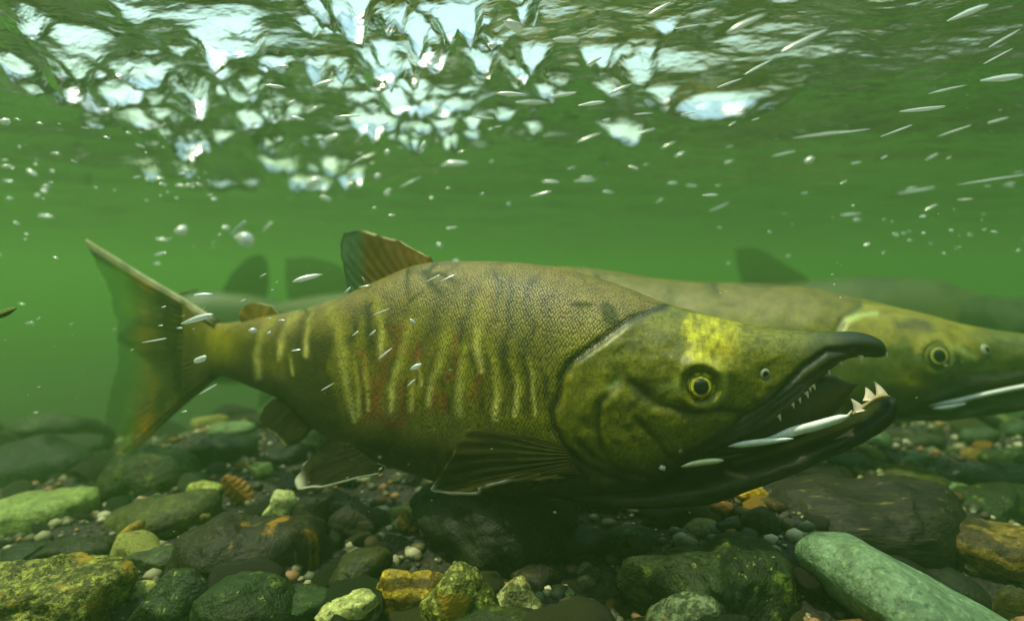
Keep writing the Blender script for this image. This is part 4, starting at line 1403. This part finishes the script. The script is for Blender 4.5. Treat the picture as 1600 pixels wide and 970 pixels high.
FAR_FIN = fin_plain((.10, .13, .06), (.07, .09, .045), None, .62)
rb, lb = salmon_behind('second salmon, yellowish with a pale head, half hidden behind the foremost salmon', B_TOP, B_BOT, B_DEP, B_THK, b_color, np.r_[np.linspace(500, 1280, 150), np.linspace(1282, 1660, 170), 1660 + 24 * np.sin(np.linspace(.02, math.pi / 2, 20))],
                       [('tail_fin', [(505, 562, 1.09), (512, 530, 1.085), (508, 500, 1.09)], [(400, 640, 1.17), (420, 560, 1.15), (405, 480, 1.17)], 14, FAR_FIN, 21),
                        ('pectoral_fin', [(1300, 625, .745), (1312, 645, .742)], [(1225, 640, .74), (1180, 668, .735), (1170, 685, .733), (1260, 675, .735)], 11, FAR_FIN, 22)], {'relief': b_relief})
jt = pchip([(1380, 640), (1440, 630), (1500, 618), (1580, 606), (1640, 596), (1665, 594), (1680, 604)])
jb = pchip([(1380, 650), (1440, 652), (1500, 648), (1580, 640), (1640, 626), (1670, 614), (1680, 606)])
jl = Loft(jt, jb, pchip([(1380, .80), (1680, .76)]), pchip([(1380, .035), (1460, .044), (1560, .034), (1640, .02), (1680, .001)]), np.linspace(1380, 1680, 90), 64, None, 2.2)
n_ = fbm(jl.PX / 40, jl.PY / 12, 1, 3, 3)
jc = lay(np.broadcast_to(C3(.03, .042, .02), jl.PX.shape + (3,)).copy(), smooth(0, .8, n_), C3(.06, .07, .03))
link('lower_jaw', jl.mesh('lower_jaw', HEADSKIN, np.concatenate([jc, 0 * jl.PX[..., None]], -1)), rb)
strip('lip', [(1450, 634, 1.5), (1490, 627, 4), (1540, 616, 4), (1600, 604, 4), (1640, 598, 2)], [.752, .735, .735], .004, GUM, rb)
strip('lip', [(1455, 638, 1), (1480, 636, 3.5), (1510, 630, 2)], [.742, .738, .738], .004, GUM, rb)
p, nn = lb.at(1462, 556)
k = p[1] / F
eye = dome('eye', p - nn * .004, nn, 27 * k, .010, HEADSKIN, rb, 0, 1, lambda q, a: (.13, .15, .07, 0) if q < .8 else (.035, .045, .02, 0))
dome('iris', p + nn * .005, nn, 16 * k, .002, HEADSKIN, eye, .52, 1, lambda q, a: (.40, .40, .18, 0) if q < .85 else (.05, .06, .03, 0))
dome('pupil', p + nn * .0062, nn, 10 * k, .002, PUPIL, eye)
p, nn = lb.at(1540, 547)
no = dome('nostril', p - nn * .001, nn, 10 * p[1] / F, .004, NOSE, rb, .45, .85)
dome('nostril_pit', p, nn, 6 * p[1] / F, .001, DARKPIT, no)


def far_color(base, back):
    def f(X, Y):
        n = fbm(X / 40, Y / 30, 2, 3, 7)
        c = np.broadcast_to(C3(*base), X.shape + (3,)).copy()
        c = lay(c, smooth(.0, .8, n), C3(*back))
        return np.concatenate([c, np.full(X.shape + (1,), .6)], -1)
    return f


# far right: only its back fin and hazy back show above the second salmon
salmon_behind('dim third salmon whose dark back fin rises above the second salmon', pchip([(900, 520), (1000, 480), (1100, 455), (1180, 444), (1262, 438), (1360, 432), (1440, 436), (1520, 455), (1600, 485), (1660, 510), (1680, 530)]),
              pchip([(900, 560), (1000, 600), (1180, 630), (1400, 640), (1520, 625), (1620, 580), (1680, 545)]), pchip([(900, 2.15), (1680, 1.85)]), pchip([(900, .03), (1100, .10), (1300, .14), (1480, .13), (1600, .07), (1680, .006)]),
              far_color((.06, .075, .03), (.04, .05, .02)), np.linspace(900, 1680, 160),
              [('dorsal_fin', [(1160, 448, 2.030), (1210, 444, 2.009), (1266, 440, 1.987)], [(1157, 440, 2.030), (1150, 410, 2.030), (1148, 390, 2.030), (1175, 388, 2.016), (1215, 405, 2.002), (1262, 434, 1.987)], 10, FAR_FIN, 31),
               ('tail_fin', [(903, 562, 2.146), (906, 540, 2.146), (903, 518, 2.146)], [(830, 610, 2.218), (845, 540, 2.203), (832, 480, 2.218)], 12, FAR_FIN, 32)])
# far left: back fin seen above the wrist of the foremost salmon's tail
salmon_behind('dim green salmon beyond the foremost one, its square back fin left of the dorsal fin', pchip([(330, 520), (400, 490), (448, 470), (560, 455), (700, 452), (800, 470), (880, 505), (900, 525)]),
              pchip([(330, 550), (400, 580), (560, 620), (700, 620), (820, 590), (900, 540)]), pchip([(330, 2.05), (900, 1.80)]), pchip([(330, .02), (450, .06), (620, .09), (780, .08), (860, .04), (900, .004)]),
              far_color((.06, .085, .03), (.04, .06, .02)), np.linspace(330, 900, 130),
              [('dorsal_fin', [(452, 473, 1.994), (500, 464, 1.973), (552, 458, 1.951)], [(449, 465, 1.994), (446, 430, 1.994), (448, 402, 1.994), (475, 401, 1.987), (515, 407, 1.966), (546, 430, 1.954)], 10, FAR_FIN, 41),
               ('tail_fin', [(333, 552, 2.030), (336, 535, 2.030), (333, 518, 2.030)], [(268, 600, 2.102), (282, 535, 2.088), (270, 480, 2.102)], 12, FAR_FIN, 42)])
salmon_behind('dim salmon heading left behind the tail fin, its rounded dark back fin raised', pchip([(185, 520), (205, 500), (260, 470), (330, 455), (380, 458), (430, 468), (500, 500), (540, 520)]),
              pchip([(185, 530), (205, 545), (280, 590), (360, 600), (440, 580), (540, 545)]), pchip([(185, 2.1), (540, 2.23)]), pchip([(185, .004), (230, .05), (320, .09), (420, .07), (540, .015)]),
              far_color((.05, .07, .03), (.04, .055, .02)), np.linspace(185, 540, 110),
              [('dorsal_fin', [(345, 460, 2.158), (380, 462, 2.171), (415, 468, 2.184)], [(350, 448, 2.158), (368, 420, 2.165), (390, 402, 2.171), (410, 398, 2.178), (419, 412, 2.184), (420, 440, 2.187), (417, 462, 2.187)], 9, fin_plain((.05, .065, .04), (.04, .05, .03), None, .72), 51),
               ('tail_fin', [(538, 547, 2.230), (534, 532, 2.230), (538, 518, 2.230)], [(590, 590, 2.257), (576, 535, 2.257), (588, 480, 2.257)], 10, FAR_FIN, 52)])


# ------------------------------------------------------------------ leaves, twigs and air bubbles carried by the current
def bubble_material():
    m, N, L = new_mat('air_bubble_white')
    out = node(N, 'OutputMaterial')
    pb = node(N, 'BsdfPrincipled', in_0=(.88, .92, .88, 1))
    pb.inputs['Roughness'].default_value = .25
    pb.inputs['Specular IOR Level'].default_value = .6
    t = node(N, 'BsdfTranslucent', in_Color=(.88, .93, .90, 1))
    mx = node(N, 'MixShader', in_0=.55)
    L.new(pb.outputs[0], mx.inputs[1])
    L.new(t.outputs[0], mx.inputs[2])
    g = node(N, 'BsdfGlossy', in_Color=(.96, .98, .97, 1), in_Roughness=.22)
    m2 = node(N, 'MixShader', in_0=.25)
    L.new(mx.outputs[0], m2.inputs[1])
    L.new(g.outputs[0], m2.inputs[2])
    L.new(m2.outputs[0], out.inputs['Surface'])
    return m


BUB = bubble_material()


def bubble_mesh(seed, slim):
    V = ICO[2][0].copy()
    q = V * 1.2 + seed * 3.3
    V = V * (1 + (.14 if slim else .38) * fbm(q[:, 0], q[:, 1], q[:, 2], 2, seed))[:, None]
    x = V[:, 0]
    if slim:       # blunt ends, slightly bowed
        V[:, 1:] *= (1 - .35 * x * x + .25 * x * (1 if seed % 3 else -1))[:, None]
        V[:, 2] += .25 * (x * x - .4) * (1 if seed % 2 else -1) * .6
    return mesh('air_bubble', V, ICO[2][1], BUB)


SLIM = [bubble_mesh(i, True) for i in range(6)]
ROUND = [bubble_mesh(20 + i, False) for i in range(6)]
rb_ = np.random.RandomState(11)


def where(px, py):
    if 540 < px < 880 and 430 < py < 660:
        return 'drifting in front of the reddish flank'
    if px < 400 and py > 360:
        return 'drifting by the tail fin'
    if py > 330 and px > 1100:
        return 'in the green water above the second salmon'
    if px < 520:
        return 'under the water surface above the tail'
    if px > 980:
        return 'under the water surface above the head'
    return 'under the water surface above the back fin'


def bubble(px, py, ln, ang, th, d=None):
    if d is None:
        if py < 425:
            d = min(1.1, (SURF - .035) * F / max(60, 430 - py)) * rb_.uniform(.62, .95)
        else:
            d = .48
    slim = ln > 2.2 * th
    o = link('air_bubble', (SLIM if slim else ROUND)[rb_.randint(6)])
    k = d / F
    o.location = world_pt(px, py, d)
    o.rotation_euler = (rb_.uniform(-.3, .3), math.radians(-ang), rb_.uniform(-.25, .25))
    th = th * (.72 if slim else .9)
    o.scale = (ln / 2 * k, th / 2 * k * 1.1, th / 2 * k)
    size = 'large ' if ln * th > 420 else ('tiny ' if ln * th < 60 else '')
    shape = 'stretched' if slim else 'rounded'
    w = where(px, py)
    tag(o, f'{size}{shape} white air bubble {w}', 'bubble', f'{size}{shape} white bubbles {w}')
    return o


STREAKS = [(798, 147, 48, -5, 10), (830, 160, 52, 2, 10), (880, 148, 42, 10, 8), (925, 162, 44, 8, 8), (968, 140, 40, 22, 8), (885, 62, 44, 3, 13), (753, 184, 42, -2, 6), (543, 182, 42, 2, 6),  # motion streaks of drifting bubbles, modelled as stretched solid shapes
           (517, 215, 28, 15, 12), (713, 255, 42, 0, 13), (1165, 37, 66, 22, 13), (1256, 64, 82, 24, 10), (1185, 105, 52, 28, 6), (1030, 14, 44, 26, 8), (1075, 42, 40, 4, 5), (1513, 20, 78, 22, 12),
           (1568, 122, 70, 6, 14), (1440, 171, 84, 8, 9), (1285, 210, 100, 8, 6), (1125, 323, 42, 22, 3), (845, 303, 38, 12, 6), (913, 282, 36, 2, 5), (860, 284, 28, -4, 6), (588, 170, 16, 40, 5),
           (700, 434, 30, 25, 3), (676, 435, 30, 26, 3), (596, 487, 30, 20, 3), (602, 552, 30, 38, 4.5), (512, 604, 28, 30, 3), (480, 434, 48, 14, 13), (308, 498, 58, 16, 13), (312, 561, 28, 25, 13), (318, 461, 34, 4, 11),
           (325, 608, 36, 30, 4), (396, 516, 15, 0, 9), (385, 374, 36, -10, 24), (283, 360, 18, 0, 16), (372, 356, 36, 40, 9), (418, 354, 24, 45, 6), (582, 520, 16, 40, 4), (555, 521, 14, 35, 4), (650, 572, 18, 25, 9),
           (642, 598, 18, 40, 4), (645, 502, 14, -50, 8), (440, 500, 14, 0, 3), (463, 547, 18, 8, 4), (541, 408, 14, 40, 4), (543, 453, 14, 42, 4), (570, 447, 20, 10, 3), (568, 436, 10, -60, 3), (706, 356, 20, 8, 5), (687, 383, 12, -20, 8),
           (712, 408, 14, -6, 8), (1034, 730, 13, 10, 12), (352, 356, 8, 80, 16), (253, 374, 22, -4, 6), (250, 397, 22, 12, 6), (245, 412, 14, 0, 4), (240, 532, 40, 10, 3), (72, 338, 28, -5, 9), (50, 270, 24, -30, 10), (8, 190, 14, -20, 12),
           (12, 283, 20, -8, 6), (10, 260, 16, 0, 7), (86, 240, 16, -5, 6), (69, 298, 14, -10, 9), (58, 306, 10, 0, 6), (700, 200, 18, 10, 10), (770, 70, 12, 0, 10), (800, 40, 14, 70, 40), (928, 96, 30, 28, 9), (1010, 205, 30, 15, 5), (920, 215, 42, 20, 6),
           (700, 258, 24, 0, 5), (660, 228, 20, 60, 8), (605, 238, 10, 30, 8), (590, 275, 10, 0, 9), (604, 302, 12, 0, 9), (640, 285, 40, 28, 3), (570, 246, 40, 26, 4), (558, 252, 30, 26, 3), (1005, 178, 34, 6, 4), (1400, 205, 50, 20, 4), (1560, 188, 34, 14, 5), (1490, 205, 50, 18, 4),
           (1555, 280, 120, 8, 4), (1430, 298, 60, 10, 5), (1335, 205, 60, 8, 4), (1265, 250, 16, 15, 10), (1330, 335, 40, 5, 5), (1080, 290, 20, -4, 5), (1110, 305, 24, 0, 5), (1050, 286, 18, 5, 6), (950, 300, 20, -5, 6), (990, 262, 18, -20, 7), (1570, 60, 66, 30, 5), (1560, 88, 60, 28, 4),
           (1140, 130, 46, 20, 5), (1225, 240, 40, 12, 4), (1480, 140, 60, 12, 5), (430, 135, 34, -6, 8), (465, 185, 22, -15, 8), (488, 172, 22, 30, 7), (440, 105, 26, 4, 10), (505, 130, 40, 18, 8), (490, 285, 28, 18, 16), (508, 309, 22, -20, 11), (455, 160, 16, 30, 6)]
OWN = {(798, 147): 'upper left one of two stretched white bubbles side by side above the back', (830, 160): 'lower right one of two stretched white bubbles side by side above the back',
       (713, 255): 'thick white bubble just under the surface, highest above the front of the dorsal fin', (885, 62): 'thick short white bubble high under the surface above the nape',
       (1165, 37): 'long bright bubble tilted up to the right near the top, above the eye', (1256, 64): 'long thin bright bubble tilted up to the right, right of the nostril and high up',
       (1513, 20): 'long bright bubble in the top right corner', (1568, 122): 'long thick bright bubble touching the right edge under the surface', (1440, 171): 'long pale bubble lying nearly level at the upper right',
       (1285, 210): 'very long faint bubble streak above the snout of the foremost salmon', (480, 434): 'bright slanted bubble just left of the dorsal fin', (308, 498): 'bright slanted bubble across the upper base of the tail fin',
       (312, 561): 'bright bubble beside the yellow wrist of the tail', (318, 461): 'level bright bubble touching the upper edge of the tail fin', (385, 374): 'big rounded white bubble above the wrist of the tail',
       (1034, 730): 'round white bubble on the lower gill cover', (1185, 105): 'slim slanted bubble below the longest pair of bright bubbles', (1034, 14): 'slanted bubble at the top edge above the gills'}
for b in STREAKS:
    o = bubble(*b)
    if b[:2] in OWN:
        o['label'] = OWN[b[:2]]
# finer bubbles and specks in the places where the photograph is strewn with them
for (x0_, y0_, x1_, y1_, n_, s0, s1, el, an) in ((205, 262, 335, 330, 26, 4, 12, 1.7, -5), (0, 180, 110, 420, 26, 4, 10, 1.8, -15), (1330, 318, 1600, 400, 34, 3, 9, 1.6, 5), (1120, 320, 1330, 470, 16, 3, 6, 1.6, 5),
                                                 (560, 190, 860, 340, 20, 4, 9, 2.2, 12), (240, 335, 450, 520, 22, 3, 6, 2.2, 20), (880, 170, 1330, 320, 22, 4, 8, 3.5, 14), (1330, 230, 1600, 330, 14, 4, 8, 4, 10), (110, 190, 320, 300, 18, 3, 8, 2, -10), (0, 420, 320, 660, 14, 3, 6, 2.5, 12)):
    for i in range(int(n_ * .8)):
        s = s0 + (s1 - s0) * rb_.rand() ** 2
        s *= .8
        bubble(rb_.uniform(x0_, x1_), rb_.uniform(y0_, y1_), s * el * rb_.uniform(.8, 1.3), an + rb_.uniform(-18, 18), s * rb_.uniform(.55, .9), None if y0_ < 400 else rb_.uniform(.5, .8))


def leaf(label, pts, d0, d1, width, color, bend, ribs=7):
    """a small leaf: midrib from the first to the last pixel, blade either side, a vein pattern raised on it"""
    col = plain_material('leaf_' + label.split()[0], color, .6, .2)
    ctr = world_pt(np.mean([p[0] for p in pts]), np.mean([p[1] for p in pts]), (d0 + d1) / 2)
    root = empty('leaf', ctr)
    tag(root, label, 'leaf')
    n, m = 28, 13
    q = along(pts, n)
    D = np.linspace(d0, d1, n)
    tx, ty = np.gradient(q[:, 0]), np.gradient(q[:, 1])
    ln = np.hypot(tx, ty)
    s = np.linspace(0, 1, n)
    w = width * np.sin(np.pi * np.clip(s * .93 + .05, 0, 1)) ** .7 * (1 + .12 * np.sin(s * 40))
    t = np.linspace(-1, 1, m)
    X = q[:, 0, None] - ty[:, None] / ln[:, None] * w[:, None] * t
    Y = q[:, 1, None] + tx[:, None] / ln[:, None] * w[:, None] * t
    vein = .0012 * (.5 + .5 * np.cos(2 * np.pi * (s[:, None] * ribs - np.abs(t)[None] * 1.2)))
    Z = D[:, None] + bend * t[None] ** 2 - vein
    fr, bk = world_pt(X, Y, Z), world_pt(X, Y, Z + .0012)
    V = np.r_[fr.reshape(-1, 3), bk.reshape(-1, 3)]
    o = n * m
    Fc = grid_faces(n, m)
    Fc = Fc + [tuple(o + i for i in f[::-1]) for f in Fc]
    ring = list(range(m)) + [i * m + m - 1 for i in range(1, n)] + [(n - 1) * m + j for j in range(m - 2, -1, -1)] + [i * m for i in range(n - 2, 0, -1)]
    Fc += [(a, a + o, b + o, b) for a, b in zip(ring, ring[1:] + ring[:1])]
    link('blade', mesh('blade', V, Fc, col), root)
    strip('midrib', [(p[0], p[1], 1.3) for p in pts], [d0 - .001, d1 - .001], .0012, col, root, 24, 8)
    return root


leaf('orange-brown dead leaf with raised veins lying among the stones', [(350, 744), (366, 762), (384, 776), (396, 786)], .70, .70, 19, (.30, .15, .025), .006)
leaf('small dark olive leaf drifting at the left edge', [(-14, 496), (4, 490), (26, 481)], .5, .5, 6, (.10, .12, .012), .003)


def twig():
    q = along([(266, 464, .79), (285, 459, .79), (310, 453, .79)], 16)
    th = np.linspace(0, 2 * math.pi, 8, endpoint=False)
    k = q[:, 2] / F
    r = (2.2 - 1.2 * np.linspace(0, 1, 16)) * (1 + .2 * noise3(np.arange(16) * .8, 0, 0, 3))
    V = world_pt(q[:, 0, None] + 0 * th, q[:, 1, None] + r[:, None] * np.cos(th), q[:, 2, None] + (r * k)[:, None] * np.sin(th))
    Fc = grid_faces(16, 8, True) + [tuple(range(8))[::-1], tuple(120 + j for j in range(8))]
    o = link('twig', mesh('twig', V, Fc, plain_material('bark', (.10, .045, .02), .7, .2)))
    tag(o, 'short thin brown twig drifting in front of the tail fin', 'twig')


twig()


def motes():
    """fine silt hanging in the water"""
    n = 1700
    d = .30 + 1.3 * rb_.rand(n)
    c = world_pt(rb_.uniform(-150, 1750, n), rb_.uniform(40, 860, n), d)
    c = c[(c[:, 2] < SURF - .03)]
    c = c[c[:, 2] > bed_height(c[:, 0], c[:, 1]) + .02]
    O = np.array([(1, 0, 0), (-1, 0, 0), (0, 1, 0), (0, -1, 0), (0, 0, 1), (0, 0, -1)], float)
    T = np.array([(0, 2, 4), (2, 1, 4), (1, 3, 4), (3, 0, 4), (2, 0, 5), (1, 2, 5), (3, 1, 5), (0, 3, 5)])
    r_ = .00018 + .00042 * rb_.rand(len(c)) ** 3
    st = np.stack([1 + 2.5 * rb_.rand(len(c)), np.ones(len(c)), np.ones(len(c))], -1)
    V = c[:, None] + O[None] * (r_[:, None] * st)[:, None]
    Fc = (T[None] + 6 * np.arange(len(c))[:, None, None]).reshape(-1, 3)
    link('suspended_silt', mesh('suspended_silt', V, Fc, plain_material('silt_mote', (.30, .32, .18), .7, .1)), kind='stuff')


motes()
